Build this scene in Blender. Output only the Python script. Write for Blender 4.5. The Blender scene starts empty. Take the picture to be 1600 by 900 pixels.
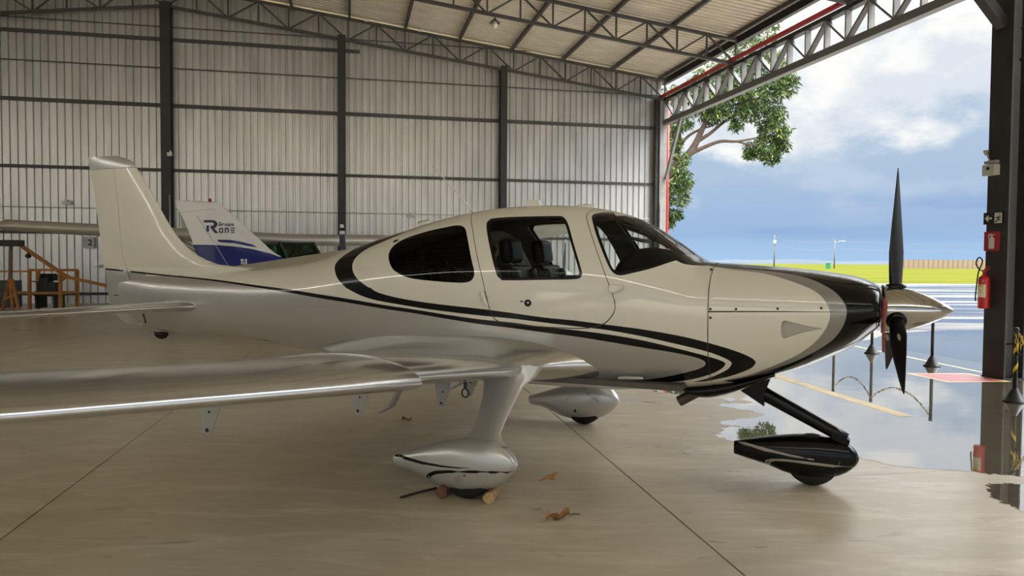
import bpy, bmesh, math, random
import numpy as np
from mathutils import Vector, Matrix
from mathutils.bvhtree import BVHTree
from mathutils.geometry import delaunay_2d_cdt
random.seed(7)
SC = bpy.context.scene
COL = SC.collection

# ------------------------------------------------------------------ camera
FPX, CAM_H, PITCH, ROLL = 1180.0, 1.6, 42.0, 0.0063
_p = math.atan(PITCH / FPX)
CF = np.array([0, math.cos(_p), -math.sin(_p)])
_u = np.array([0, math.sin(_p), math.cos(_p)]); _r = np.array([1.0, 0, 0])
CR = _r * math.cos(ROLL) + _u * math.sin(ROLL)
CU = _u * math.cos(ROLL) - _r * math.sin(ROLL)
CC = np.array([0, 0, CAM_H])
cam_data = bpy.data.cameras.new('camera')
cam_data.sensor_width = 36.0
cam_data.lens = 36.0 * FPX / 1600.0
cam_data.clip_end = 3000
cam = bpy.data.objects.new('camera', cam_data); COL.objects.link(cam)
cam.matrix_world = Matrix(((CR[0], CU[0], -CF[0], 0), (CR[1], CU[1], -CF[1], 0), (CR[2], CU[2], -CF[2], CAM_H), (0, 0, 0, 1)))
SC.camera = cam

# ------------------------------------------------------------------ exposure, world, sun
SC.view_settings.view_transform = 'Standard'
SC.view_settings.look = 'None'
SC.view_settings.gamma = 1.0
SC.view_settings.exposure = 0.0
SC.cycles.max_bounces = 10
SC.cycles.transparent_max_bounces = 16

def build_world():
    w = bpy.data.worlds.new('sky'); SC.world = w; w.use_nodes = True
    nt = w.node_tree; nt.nodes.clear()
    N = nt.nodes.new; L = nt.links.new
    tc = N('ShaderNodeTexCoord'); sep = N('ShaderNodeSeparateXYZ'); L(tc.outputs['Generated'], sep.inputs[0])
    def mp(sx, sy, sz):
        m = N('ShaderNodeMapping'); m.inputs['Scale'].default_value = (sx, sy, sz); L(tc.outputs['Generated'], m.inputs[0]); return m.outputs[0]
    def noise(vec, sc, det, rough=0.55):
        n = N('ShaderNodeTexNoise'); n.inputs['Scale'].default_value = sc; n.inputs['Detail'].default_value = det
        n.inputs['Roughness'].default_value = rough; L(vec, n.inputs['Vector']); return n.outputs['Fac']
    def math_(op, a, b=None, c=None):
        m = N('ShaderNodeMath'); m.operation = op
        for i, v in enumerate((a, b, c)):
            if v is None: continue
            if isinstance(v, (int, float)): m.inputs[i].default_value = v
            else: L(v, m.inputs[i])
        return m.outputs[0]
    def rng(v, a, b, c=0.0, d=1.0, typ='SMOOTHSTEP'):
        m = N('ShaderNodeMapRange'); m.interpolation_type = typ; L(v, m.inputs[0])
        for i, k in enumerate((a, b, c, d)): m.inputs[1 + i].default_value = k
        return m.outputs[0]
    def mixc(f, a, b):
        m = N('ShaderNodeMix'); m.data_type = 'RGBA'
        if isinstance(f, float): m.inputs[0].default_value = f
        else: L(f, m.inputs[0])
        for i, v in ((6, a), (7, b)):
            if isinstance(v, tuple): m.inputs[i].default_value = (*v, 1)
            else: L(v, m.inputs[i])
        return m.outputs[2]
    z = sep.outputs['Z']
    blue = mixc(rng(z, 0.0, 0.05), (0.40, 0.60, 0.86), (0.34, 0.49, 0.74))
    blue = mixc(rng(z, 0.03, 0.14), blue, (0.44, 0.57, 0.74))
    # soft grey cumulus in the lower sky
    n1 = noise(mp(1, 1, 2.2), 6.0, 6.0)
    band = math_('MULTIPLY', rng(z, 0.035, 0.08), rng(z, 0.20, 0.13))
    low = math_('MULTIPLY', rng(n1, 0.42, 0.62), band)
    low = math_('MULTIPLY', low, 0.75)
    blue = mixc(low, blue, (0.55, 0.66, 0.79))
    # darker rain veil close to the horizon
    n3 = noise(mp(1, 1, 7), 3.2, 3.0)
    veil = math_('MULTIPLY', rng(n3, 0.46, 0.62), math_('MULTIPLY', rng(z, 0.02, 0.05), rng(z, 0.09, 0.06)))
    blue = mixc(math_('MULTIPLY', veil, 0.7), blue, (0.25, 0.40, 0.70))
    # white cloud deck above
    n2 = noise(mp(1, 1, 1.8), 4.2, 8.0, 0.6)
    zz = math_('ADD', z, math_('MULTIPLY', math_('SUBTRACT', n2, 0.5), 0.26))
    zz = math_('ADD', zz, math_('MULTIPLY', sep.outputs['X'], -0.11))
    cov = rng(zz, 0.095, 0.135)
    n4 = noise(mp(1, 1, 2.0), 9.0, 6.0)
    white = mixc(rng(math_('ADD', n4, math_('MULTIPLY', zz, 0.9)), 0.52, 0.74), (0.74, 0.80, 0.87), (1.0, 1.0, 0.98))
    gain = rng(z, 0.27, 0.55, 1.0, SKY_TOP, 'LINEAR')
    vm = N('ShaderNodeVectorMath'); vm.operation = 'SCALE'; L(white, vm.inputs[0]); L(gain, vm.inputs['Scale'])
    col = mixc(cov, blue, vm.outputs[0])
    bg = N('ShaderNodeBackground'); L(col, bg.inputs[0]); bg.inputs[1].default_value = 1.0
    out = N('ShaderNodeOutputWorld'); L(bg.outputs[0], out.inputs[0])
SKY_TOP = 9.0
build_world()
sun_d = bpy.data.lights.new('sun', 'SUN'); sun_d.energy = 3.6; sun_d.angle = math.radians(3); sun_d.color = (1.0, 0.95, 0.86)
sun = bpy.data.objects.new('sun', sun_d); COL.objects.link(sun)
sun.rotation_euler = Vector((-0.42, 0.28, -1.0)).to_track_quat('-Z', 'Y').to_euler()

# ------------------------------------------------------------------ helpers
def ray(u, v):
    return CR * (u - 800) / FPX + CU * (450 - v) / FPX + CF
def on_ground(u, v, z=0.0):
    d = ray(u, v); t = (z - CC[2]) / d[2]; return CC + t * d
def on_plane(u, v, p0, n):
    d = ray(u, v); n = np.asarray(n, float); t = (np.asarray(p0, float) - CC) @ n / (d @ n); return CC + t * d
def at_depth(u, v, Y):
    d = ray(u, v); return CC + d * (Y / d[1])

def link(o, parent=None):
    COL.objects.link(o)
    if parent is not None: o.parent = parent
    return o
def tag(o, label=None, cat=None, group=None, kind=None):
    if label: o['label'] = label
    if cat: o['category'] = cat
    if group: o['group'] = group
    if kind: o['kind'] = kind
    return o
def empty(name, loc=(0, 0, 0), rz=0.0, label=None, cat=None, group=None, kind=None, parent=None):
    o = bpy.data.objects.new(name, None); link(o, parent); o.empty_display_size = 0.2
    o.location = tuple(float(a) for a in loc); o.rotation_euler = (0, 0, rz)
    return tag(o, label, cat, group, kind)
def mk(name, V, F, mats, parent=None, fm=None, smooth=False, normals=None):
    me = bpy.data.meshes.new(name)
    me.from_pydata([tuple(float(c) for c in v) for v in V], [], [tuple(int(i) for i in f) for f in F])
    if not isinstance(mats, (list, tuple)): mats = [mats]
    for m in mats: me.materials.append(m)
    if fm is not None: me.polygons.foreach_set('material_index', np.asarray(fm, dtype=np.int32))
    if smooth: me.polygons.foreach_set('use_smooth', np.ones(len(me.polygons), dtype=bool))
    me.update()
    if normals is not None: me.normals_split_custom_set_from_vertices([tuple(float(c) for c in n) for n in normals])
    return link(bpy.data.objects.new(name, me), parent)
def same(o, name=None, parent=None, loc=None):
    c = o.copy(); link(c); c.parent = parent
    if loc is not None: c.location = loc
    return c
class MB:
    def __init__(s): s.V = []; s.F = []; s.M = []
    def add(s, V, F, m=0):
        b = len(s.V); s.V += [tuple(v) for v in V]; s.F += [tuple(i + b for i in f) for f in F]; s.M += [m] * len(F); return s
    def box(s, c, d, m=0, R=None):
        x, y, z = d[0] / 2, d[1] / 2, d[2] / 2
        P = np.array([(-x, -y, -z), (x, -y, -z), (x, y, -z), (-x, y, -z), (-x, -y, z), (x, -y, z), (x, y, z), (-x, y, z)])
        if R is not None: P = P @ np.asarray(R).T
        P = P + np.asarray(c)
        return s.add(P, [(0, 3, 2, 1), (4, 5, 6, 7), (0, 1, 5, 4), (1, 2, 6, 5), (2, 3, 7, 6), (3, 0, 4, 7)], m)
    def bar(s, a, b, w, h, up=(0, 0, 1), m=0):
        a = np.asarray(a, float); b = np.asarray(b, float); d = b - a; L = np.linalg.norm(d); d = d / L
        u = np.asarray(up, float); sd = np.cross(d, u)
        if np.linalg.norm(sd) < 1e-5: sd = np.cross(d, (1, 0, 0))
        sd /= np.linalg.norm(sd); u = np.cross(sd, d)
        return s.box((a + b) / 2, (L, w, h), m, np.column_stack([d, sd, u]))
    def tube(s, pts, r, n=10, m=0, cap=True):
        pts = [np.asarray(p, float) for p in pts]; rs = r if isinstance(r, (list, tuple)) else [r] * len(pts)
        rings = []; ref = None
        for i, p in enumerate(pts):
            d = pts[min(i + 1, len(pts) - 1)] - pts[max(i - 1, 0)]; d /= (np.linalg.norm(d) + 1e-12)
            if ref is None: ref = np.array([0, 0, 1.0]) if abs(d[2]) < .9 else np.array([1.0, 0, 0])
            a = np.cross(d, ref); a /= np.linalg.norm(a); b = np.cross(a, d); ref = b
            rings.append([p + rs[i] * (math.cos(t) * a + math.sin(t) * b) for t in np.linspace(0, 2 * math.pi, n, endpoint=False)])
        return s.loft(rings, cap, m)
    def loft(s, rings, cap=True, m=0, closed=True):
        n = len(rings[0]); V = [v for r in rings for v in r]; F = []
        for i in range(len(rings) - 1):
            for j in range(n if closed else n - 1):
                k = (j + 1) % n; F.append((i * n + j, i * n + k, (i + 1) * n + k, (i + 1) * n + j))
        if cap: F.append(tuple(range(n))[::-1]); F.append(tuple(range((len(rings) - 1) * n, len(rings) * n)))
        return s.add(V, F, m)
    def lathe(s, prof, n=24, axis='z', c=(0, 0, 0), m=0):
        rings = []
        for r, h in prof:
            R = []
            for t in np.linspace(0, 2 * math.pi, n, endpoint=False):
                a, b = r * math.cos(t), r * math.sin(t)
                R.append({'z': (a, b, h), 'x': (h, a, b), 'y': (b, h, a)}[axis])
            rings.append(np.array(R) + np.asarray(c))
        return s.loft(rings, True, m)
    def prism(s, poly, org, ex, ey, ez, m=0):
        """polygon (2D) in frame ex,ey, extruded by vector ez"""
        org, ex, ey, ez = (np.asarray(a, float) for a in (org, ex, ey, ez)); n = len(poly)
        A = [org + p[0] * ex + p[1] * ey for p in poly]; B = [a + ez for a in A]
        F = [tuple(range(n)), tuple(range(2 * n - 1, n - 1, -1))] + [(j, j + n, (j + 1) % n + n, (j + 1) % n) for j in range(n)]
        return s.add(A + B, F, m)
    def build(s, name, mats, parent=None, smooth=False, fix=True):
        o = mk(name, s.V, s.F, mats, parent, s.M, smooth)
        if fix:
            bm = bmesh.new(); bm.from_mesh(o.data); bmesh.ops.recalc_face_normals(bm, faces=bm.faces); bm.to_mesh(o.data); bm.free()
        return o
def sharp(o, ang=35):
    o.data.set_sharp_from_angle(angle=math.radians(ang)); return o
def catmull(P, n=6, closed=False):
    P = np.asarray(P, float); out = []; N = len(P)
    for i in range(N if closed else N - 1):
        g = (lambda k: P[k % N]) if closed else (lambda k: P[min(max(k, 0), N - 1)])
        p0, p1, p2, p3 = g(i - 1), g(i), g(i + 1), g(i + 2)
        for t in np.linspace(0, 1, n, endpoint=False):
            out.append(.5 * ((2 * p1) + (-p0 + p2) * t + (2 * p0 - 5 * p1 + 4 * p2 - p3) * t * t + (-p0 + 3 * p1 - 3 * p2 + p3) * t ** 3))
    if not closed: out.append(P[-1])
    return np.array(out)
def pchip(xs, ys):
    xs = np.asarray(xs, float); ys = np.asarray(ys, float); h = np.diff(xs); d = np.diff(ys) / h; m = np.zeros_like(ys)
    for i in range(1, len(xs) - 1):
        if d[i - 1] * d[i] > 0:
            w1, w2 = 2 * h[i] + h[i - 1], h[i] + 2 * h[i - 1]; m[i] = (w1 + w2) / (w1 / d[i - 1] + w2 / d[i])
    m[0], m[-1] = d[0], d[-1]
    def f(x):
        x = np.clip(np.asarray(x, float), xs[0], xs[-1]); i = np.clip(np.searchsorted(xs, x) - 1, 0, len(h) - 1); t = (x - xs[i]) / h[i]
        return (2*t**3-3*t**2+1)*ys[i] + (t**3-2*t**2+t)*h[i]*m[i] + (-2*t**3+3*t**2)*ys[i+1] + (t**3-t**2)*h[i]*m[i+1]
    return f
def inpoly(P, poly):
    P = np.asarray(P); poly = np.asarray(poly); x, y = P[:, 0], P[:, 1]; r = np.zeros(len(P), bool); n = len(poly)
    for i in range(n):
        x1, y1 = poly[i]; x2, y2 = poly[(i + 1) % n]
        c = (y1 > y) != (y2 > y)
        if abs(y2 - y1) < 1e-12: continue
        r ^= c & (x < (x2 - x1) * (y - y1) / (y2 - y1) + x1)
    return r
def tri2d(poly, step, holes=()):
    """constrained triangulation of a 2D polygon with inner points"""
    poly = np.asarray(poly, float); lo, hi = poly.min(0), poly.max(0)
    V = [Vector(p) for p in poly]; E = [(i, (i + 1) % len(poly)) for i in range(len(poly))]
    for h in holes:
        b = len(V); V += [Vector(p) for p in h]; E += [(b + i, b + (i + 1) % len(h)) for i in range(len(h))]
    g = np.array([(x, y) for x in np.arange(lo[0] + step / 2, hi[0], step) for y in np.arange(lo[1] + step / 2, hi[1], step)])
    if len(g): V += [Vector(p) for p in g[inpoly(g, poly)]]
    v, e, f, *_ = delaunay_2d_cdt(V, E, [], 0, 1e-6)
    v = np.array([(a[0], a[1]) for a in v]); f = np.array([t for t in f if len(t) == 3])
    c = v[f].mean(1); k = inpoly(c, poly)
    for h in holes: k &= ~inpoly(c, h)
    return v, f[k]

# ------------------------------------------------------------------ materials
MATS = {}
def pbr(name, col, rough=.5, metal=0., spec=.5, noise=0., nscale=8., bump=0., bscale=40., coat=0., stretch=None, col2=None, emis=None, estr=0., rvar=0.):
    if name in MATS: return MATS[name]
    m = bpy.data.materials.new(name); m.use_nodes = True; nt = m.node_tree; b = nt.nodes['Principled BSDF']
    b.inputs['Base Color'].default_value = (*col, 1); b.inputs['Roughness'].default_value = rough; b.inputs['Metallic'].default_value = metal
    b.inputs['Specular IOR Level'].default_value = spec; b.inputs['Coat Weight'].default_value = coat; b.inputs['Coat Roughness'].default_value = .04
    if emis: b.inputs['Emission Color'].default_value = (*emis, 1); b.inputs['Emission Strength'].default_value = estr
    tc = nt.nodes.new('ShaderNodeTexCoord'); vec = tc.outputs['Object']
    if stretch:
        mp = nt.nodes.new('ShaderNodeMapping'); mp.inputs['Scale'].default_value = stretch; nt.links.new(vec, mp.inputs[0]); vec = mp.outputs[0]
    if noise or col2 or rvar:
        n = nt.nodes.new('ShaderNodeTexNoise'); n.inputs['Scale'].default_value = nscale; n.inputs['Detail'].default_value = 5; nt.links.new(vec, n.inputs['Vector'])
        if noise or col2:
            r = nt.nodes.new('ShaderNodeMapRange'); r.inputs[1].default_value = .3; r.inputs[2].default_value = .7; nt.links.new(n.outputs[0], r.inputs[0])
            x = nt.nodes.new('ShaderNodeMix'); x.data_type = 'RGBA'; nt.links.new(r.outputs[0], x.inputs[0])
            c2 = col2 or tuple(c * (1 + noise) for c in col); c1 = col if col2 else tuple(c * (1 - noise) for c in col)
            x.inputs[6].default_value = (*c1, 1); x.inputs[7].default_value = (*c2, 1); nt.links.new(x.outputs[2], b.inputs['Base Color'])
        if rvar:
            r2 = nt.nodes.new('ShaderNodeMapRange'); r2.inputs[1].default_value = .3; r2.inputs[2].default_value = .7
            r2.inputs[3].default_value = max(.02, rough - rvar); r2.inputs[4].default_value = rough + rvar
            nt.links.new(n.outputs[0], r2.inputs[0]); nt.links.new(r2.outputs[0], b.inputs['Roughness'])
    if bump:
        n2 = nt.nodes.new('ShaderNodeTexNoise'); n2.inputs['Scale'].default_value = bscale; n2.inputs['Detail'].default_value = 4; nt.links.new(vec, n2.inputs['Vector'])
        bp = nt.nodes.new('ShaderNodeBump'); bp.inputs['Strength'].default_value = bump; bp.inputs['Distance'].default_value = .02
        nt.links.new(n2.outputs[0], bp.inputs['Height']); nt.links.new(bp.outputs[0], b.inputs['Normal'])
    MATS[name] = m; return m
def glass(name, tint, ior=1.27):
    m = bpy.data.materials.new(name); m.use_nodes = True; nt = m.node_tree; nt.nodes.clear()
    t = nt.nodes.new('ShaderNodeBsdfTransparent'); t.inputs[0].default_value = (*tint, 1)
    g = nt.nodes.new('ShaderNodeBsdfGlossy'); g.inputs['Roughness'].default_value = .01
    fr = nt.nodes.new('ShaderNodeFresnel'); fr.inputs[0].default_value = ior
    x = nt.nodes.new('ShaderNodeMixShader'); o = nt.nodes.new('ShaderNodeOutputMaterial')
    nt.links.new(fr.outputs[0], x.inputs[0]); nt.links.new(t.outputs[0], x.inputs[1]); nt.links.new(g.outputs[0], x.inputs[2]); nt.links.new(x.outputs[0], o.inputs[0])
    return m
M_PALE = pbr('pale_paint', (.80, .775, .665), .32, coat=1.0, bump=.012, bscale=2.2)
M_SILV = pbr('silver_paint', (.50, .495, .47), .30, metal=.5, coat=.4)
M_WING = pbr('wing_silver_paint', (.58, .58, .57), .21, metal=.9, coat=.3, noise=.05, nscale=1.5)
M_PANT = pbr('pant_silver_paint', (.60, .60, .58), .30, metal=.55, coat=.3)
M_GREY = pbr('grey_paint', (.30, .29, .27), .28, metal=.3, coat=.5)
M_BLACK = pbr('black_paint', (.004, .004, .005), .14, spec=.22, coat=.12)
M_SEAM = pbr('seam_dark', (.03, .03, .03), .6)
M_RUBBER = pbr('rubber', (.012, .012, .012), .75, noise=.2, nscale=30)
M_CHROME = pbr('polished_metal', (.46, .45, .43), .12, metal=1)
M_STEELG = pbr('grey_plate', (.42, .42, .41), .4, metal=.4)
M_LEATHER = pbr('black_leather', (.004, .004, .005), .42, spec=.12, bump=.08, bscale=120)
M_LINER = pbr('cabin_liner', (.10, .09, .08), .8, noise=.1)
M_DASH = pbr('dash_black', (.006, .006, .006), .65, spec=.3, bump=.05, bscale=200)
M_GLASS = glass('window_glass', (.80, .82, .80))
M_GLASSD = glass('dark_tinted_glass', (.10, .10, .10))
M_GLASSG = glass('green_tinted_glass', (.26, .44, .32))
M_BLADE = pbr('blade_black', (.008, .008, .009), .40, spec=.4)
M_STEEL = pbr('dark_steel', (.026, .025, .024), .5, noise=.25, nscale=3)
M_STEELL = pbr('grey_steel', (.27, .27, .265), .45, noise=.15, nscale=3)
M_TRUSS = pbr('truss_steel', (.060, .056, .050), .5, noise=.2, nscale=4)
M_RED = pbr('red_paint', (.50, .03, .03), .4)
M_WHITE = pbr('white_paint', (.75, .74, .70), .35, coat=.3)
M_BLUE = pbr('blue_paint', (.006, .011, .15), .25, spec=.3, coat=.15)
M_NAVY = pbr('navy_lettering', (.006, .010, .07), .4)
M_YELLOW = pbr('yellow_paint', (.70, .50, .03), .5)
M_ORANGE = pbr('orange_paint', (.42, .17, .03), .5, noise=.2, nscale=6)
M_SHEET = pbr('galvanised_sheet', (.56, .552, .525), .34, metal=.80, noise=.12, nscale=1.6, stretch=(1.5, 1.5, .3), rvar=.02)
M_ROOF = pbr('roof_sheet', (.76, .69, .56), .55, metal=.15, noise=.1, nscale=1.2)
STRIP, ZGLOW = 15.0, 8.4  # strength and height of the added glowing panels

# ------------------------------------------------------------------ hangar frame: s along the back wall (leftwards), n towards the camera
TH = math.radians(12.3)
K0 = np.array([6.16, 31.58, 0.0])
SD = np.array([-math.cos(TH), -math.sin(TH), 0.0]); ND = np.array([math.sin(TH), -math.cos(TH), 0.0]); ZD = np.array([0, 0, 1.0])
S_R, SLOPE, Z_E = 19.08, 0.123, 9.15         # ridge position, roof slope, underside of the roof at the eave
S_MAX, N_MAX = 38.0, 42.0
def H(s, n, z=0.0): return K0 + SD * s + ND * n + ZD * z
def zroof(s): return Z_E + SLOPE * (s if s < S_R else 2 * S_R - s)
def wall_px(u, v):                           # (s, z) on the back wall of a photo point
    P = on_plane(u, v, K0, ND) - K0; return float(P @ SD), float(P[2])

# ---- floor slabs: the joints are the gaps between them
M_FLOOR = None
def floor_material():
    m = bpy.data.materials.new('polished_concrete'); m.use_nodes = True; nt = m.node_tree; b = nt.nodes['Principled BSDF']; N = nt.nodes.new; L = nt.links.new
    tc = N('ShaderNodeTexCoord')
    def noise(sc, det, st, rough=.55, dist=0):
        mp = N('ShaderNodeMapping'); mp.inputs['Scale'].default_value = st; mp.inputs['Rotation'].default_value = (0, 0, .18); L(tc.outputs['Object'], mp.inputs[0])
        n = N('ShaderNodeTexNoise'); n.inputs['Scale'].default_value = sc; n.inputs['Detail'].default_value = det; n.inputs['Roughness'].default_value = rough; n.inputs['Distortion'].default_value = dist
        L(mp.outputs[0], n.inputs['Vector']); return n.outputs[0]
    def rg(v, a, c, d=0, e=1):
        r = N('ShaderNodeMapRange'); L(v, r.inputs[0]); [r.inputs[1 + i].__setattr__('default_value', k) for i, k in enumerate((a, c, d, e))]; return r.outputs[0]
    def mix(f, a, c):
        x = N('ShaderNodeMix'); x.data_type = 'RGBA'; L(f, x.inputs[0])
        for i, v in ((6, a), (7, c)):
            if isinstance(v, tuple): x.inputs[i].default_value = (*v, 1)
            else: L(v, x.inputs[i])
        return x.outputs[2]
    n1 = noise(.9, 8, (.55, 1, 1), .62, .6); n2 = noise(3.2, 9, (.35, 1.2, 1), .68, .8); n3 = noise(.35, 4, (1, 1, 1)); n4 = noise(5.5, 3, (.45, 1.3, 1), .5, 1.0)
    c = mix(rg(n1, .32, .68), (.46, .395, .27), (.60, .525, .38))
    c = mix(rg(n2, .48, .68, 0, .75), c, (.76, .68, .54))
    n5 = noise(13, 6, (.22, 1.4, 1), .7, .5); c = mix(rg(n5, .56, .70, 0, .45), c, (.84, .78, .66)); c = mix(rg(n5, .44, .32, 0, .30), c, (.30, .26, .20))
    c = mix(rg(n3, .42, .62, 0, .5), c, (.43, .38, .32))
    c = mix(rg(n4, .66, .74, 0, .55), c, (.20, .17, .13))
    L(c, b.inputs['Base Color'])
    L(rg(n1, .3, .7, .26, .42), b.inputs['Roughness']); b.inputs['Specular IOR Level'].default_value = .5
    bp = N('ShaderNodeBump'); bp.inputs['Strength'].default_value = .05; bp.inputs['Distance'].default_value = .01; L(n2, bp.inputs['Height']); L(bp.outputs[0], b.inputs['Normal'])
    return m
M_FLOOR = floor_material()
M_APRON = pbr('wet_apron_concrete', (.10, .092, .082), .45, noise=.25, nscale=.5, stretch=(.4, 1.2, 1))
floor = empty('floor', (0, 0, 0), kind='structure')
JA = np.array([math.sin(math.radians(-10.4)), math.cos(math.radians(-10.4)), 0]); JP = np.array([JA[1], -JA[0], 0])
def line_u(x): return x  # joint coordinates: a = along JP (across), b = along JA
a1 = float(on_ground(950, 718) @ JP); a2 = float(on_ground(265, 645) @ JP); pit = a1 - a2
b3 = float(on_ground(1150, 752) @ JA)
a_fr = float(H(0, 12) @ JP) - 2.5
A_EDGES = [a1 + pit * k for k in range(-7, 2)] + [a_fr, a1 + 60]
B_EDGES = [-12, b3, 60.5]
g = .006
for i in range(len(A_EDGES) - 1):
    for j in range(len(B_EDGES) - 1):
        x0, x1, y0, y1 = A_EDGES[i] + g, A_EDGES[i + 1] - g, B_EDGES[j] + g * .4, B_EDGES[j + 1] - g * .4
        if i >= 7: x1 = A_EDGES[i + 1] + (g if i + 2 < len(A_EDGES) else 0)
        if i >= 8: x0 = A_EDGES[i] + g
        V = [JP * x + JA * y + ZD * z for z in (0, -.05) for x, y in ((x0, y0), (x1, y0), (x1, y1), (x0, y1))]
        mk('floor_slab', V, [(0, 1, 2, 3), (7, 6, 5, 4), (0, 4, 5, 1), (1, 5, 6, 2), (2, 6, 7, 3), (3, 7, 4, 0)], M_FLOOR if i < len(A_EDGES) - 2 else M_APRON, floor)
V = [JP * x + JA * y + ZD * -.03 for x, y in ((A_EDGES[0], -12), (A_EDGES[-1], -12), (A_EDGES[-1], 60.5), (A_EDGES[0], 60.5))]
mk('joint_filler', V, [(0, 1, 2, 3)], pbr('joint_dark', (.03, .026, .022), .9), floor)

# ---- corrugated sheets
def sheet_profile(width, pitch, depth, over=.02, tf=.34, sf=.13):
    P = []; n = int(round(width / pitch)); top = pitch * tf; sl = pitch * sf
    for k in range(n):
        x = k * pitch; P += [(x, 0), (x + pitch - top - 2 * sl, 0), (x + pitch - top - sl, depth), (x + pitch - sl, depth)]
    P.append((width + over, 0)); return P
wall_back = empty('wall_back', H(0, 0), kind='structure')
WS, PITCHW = 1.25, .25
prof = sheet_profile(WS, PITCHW, .062, .02, .24, .07)
nsh = int(S_MAX / WS) + 1
for k in range(nsh):
    V = []; F = []
    off = .004 * (k % 2)
    for x, d in prof:
        s = k * WS + x
        V += [SD * s + ND * (-.06 - d + off), SD * s + ND * (-.06 - d + off) + ZD * (zroof(s) + .02)]
    for q in range(len(prof) - 1): F.append((2 * q, 2 * q + 2, 2 * q + 3, 2 * q + 1))
    mk('wall_sheet', V, F, M_SHEET, wall_back)
# side wall on the far left
wall_left = empty('wall_left', H(S_MAX, 0), kind='structure')
V = []; F = []
for x, d in prof: V += [ND * x + SD * d, ND * x + SD * d + ZD * Z_E]
for q in range(len(prof) - 1): F.append((2 * q, 2 * q + 2, 2 * q + 3, 2 * q + 1))
p0 = None
for k in range(int(N_MAX / WS)):
    if p0 is None: o = p0 = mk('wall_sheet', V, F, M_SHEET, wall_left)
    else: o = same(p0, parent=wall_left)
    o.location = ND * (k * WS)
# unseen wall added to cut light from the right, behind the camera
wall_light_block = empty('wall_light_block', H(0, 0), kind='structure')
p0 = None
for k in range(int(31 / WS), int(N_MAX / WS)):
    if p0 is None: o = p0 = mk('wall_sheet', [tuple(np.array(v) - SD * .6) for v in V], F, M_SHEET, wall_light_block)
    else: o = same(p0, parent=wall_light_block)
    o.location = ND * (k * WS)
# gable behind the camera above its wide open doorway
wall_front = empty('wall_front', H(0, N_MAX), kind='structure')
for k in range(nsh):
    z0 = 4.4
    V2 = []; F2 = []
    for x, d in prof: s = k * WS + x; V2 += [SD * s + ND * (.06 + d) + ZD * z0, SD * s + ND * (.06 + d) + ZD * (zroof(s) + .02)]
    for q in range(len(prof) - 1): F2.append((2 * q, 2 * q + 2, 2 * q + 3, 2 * q + 1))
    mk('wall_sheet', V2, F2, M_SHEET, wall_front)
# unseen glowing panels added for the fuselage highlight line and fill light
M_GLOW = pbr('panel_glow', (1, 1, 1), .5, emis=(1, .98, .90), estr=STRIP)
R3 = np.column_stack([SD, ND, ZD]); R3b = np.column_stack([ND, SD, ZD])
GLOW = empty('glow_row_1', H(0, N_MAX), kind='structure')
for k in range(12):
    b = MB(); b.box(SD * (2.5 + 3 * k) + ND * -.12 + ZD * ZGLOW, (2.97, .03, .30), 0, R3); b.build('glow_panel', M_GLOW, GLOW)
b = MB(); b.box(SD * 19 + ND * -.1 + ZD * (ZGLOW + .19), (36, .08, .08), 0, R3); b.build('window_frame', M_STEEL, GLOW)  # rail above the added panel row
GLOW = empty('glow_row_2', H(S_MAX, 0), kind='structure')  # second added row of glowing panels, out of view on the left
for k in range(4, 13):
    b = MB(); b.box(ND * (2.0 + 3 * k) + SD * -.10 + ZD * ZGLOW, (2.97, .03, .30), 0, R3b); b.build('glow_panel', M_GLOW, GLOW)
b = MB(); b.box(ND * 26 + SD * -.08 + ZD * (ZGLOW + .19), (27, .08, .08), 0, R3b); b.build('window_frame', M_STEEL, GLOW)  # rail above the second added row
# girts (rails) of the back wall
def girt(z0, w, h, s0=0.1, s1=S_MAX, mat=M_TRUSS, name='wall_girt', n=0.0):
    b = MB(); b.bar(SD * s0 + ND * n + ZD * z0, SD * s1 + ND * n + ZD * z0, w, h); return b.build(name, mat, wall_back)
for u, v, h in ((500, 176, .13), (500, 273, .11), (480, 368, .10), (150, 459, .10)):
    girt(wall_px(u, v)[1], .07, h)
sx, zx = wall_px(562, 81); girt(zx, .07, .12, sx, S_MAX)
for u, v, h in ((500, 120, .035), (300, 45, .03)): girt(wall_px(u, v)[1], .03, h, name='wall_rail', n=.03)
zc_ = wall_px(450, 331)[1]
b = MB(); b.tube([SD * .2 + ND * .02 + ZD * zc_, SD * S_MAX + ND * .02 + ZD * zc_], .014, 6); b.build('cable_conduit', M_STEELG, wall_back)
for u, v in ((105, 317), (643, 337)):
    s_, z_ = wall_px(u, v); b = MB(); b.box(SD * s_ + ND * .05 + ZD * z_, (.30, .1, .13), 0, np.column_stack([SD, ND, ZD])); b.box(SD * s_ + ND * .1 + ZD * (z_ + .05), (.1, .12, .12), 0, np.column_stack([SD, ND, ZD])); b.build('junction_box', M_STEELG, wall_back)

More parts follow.
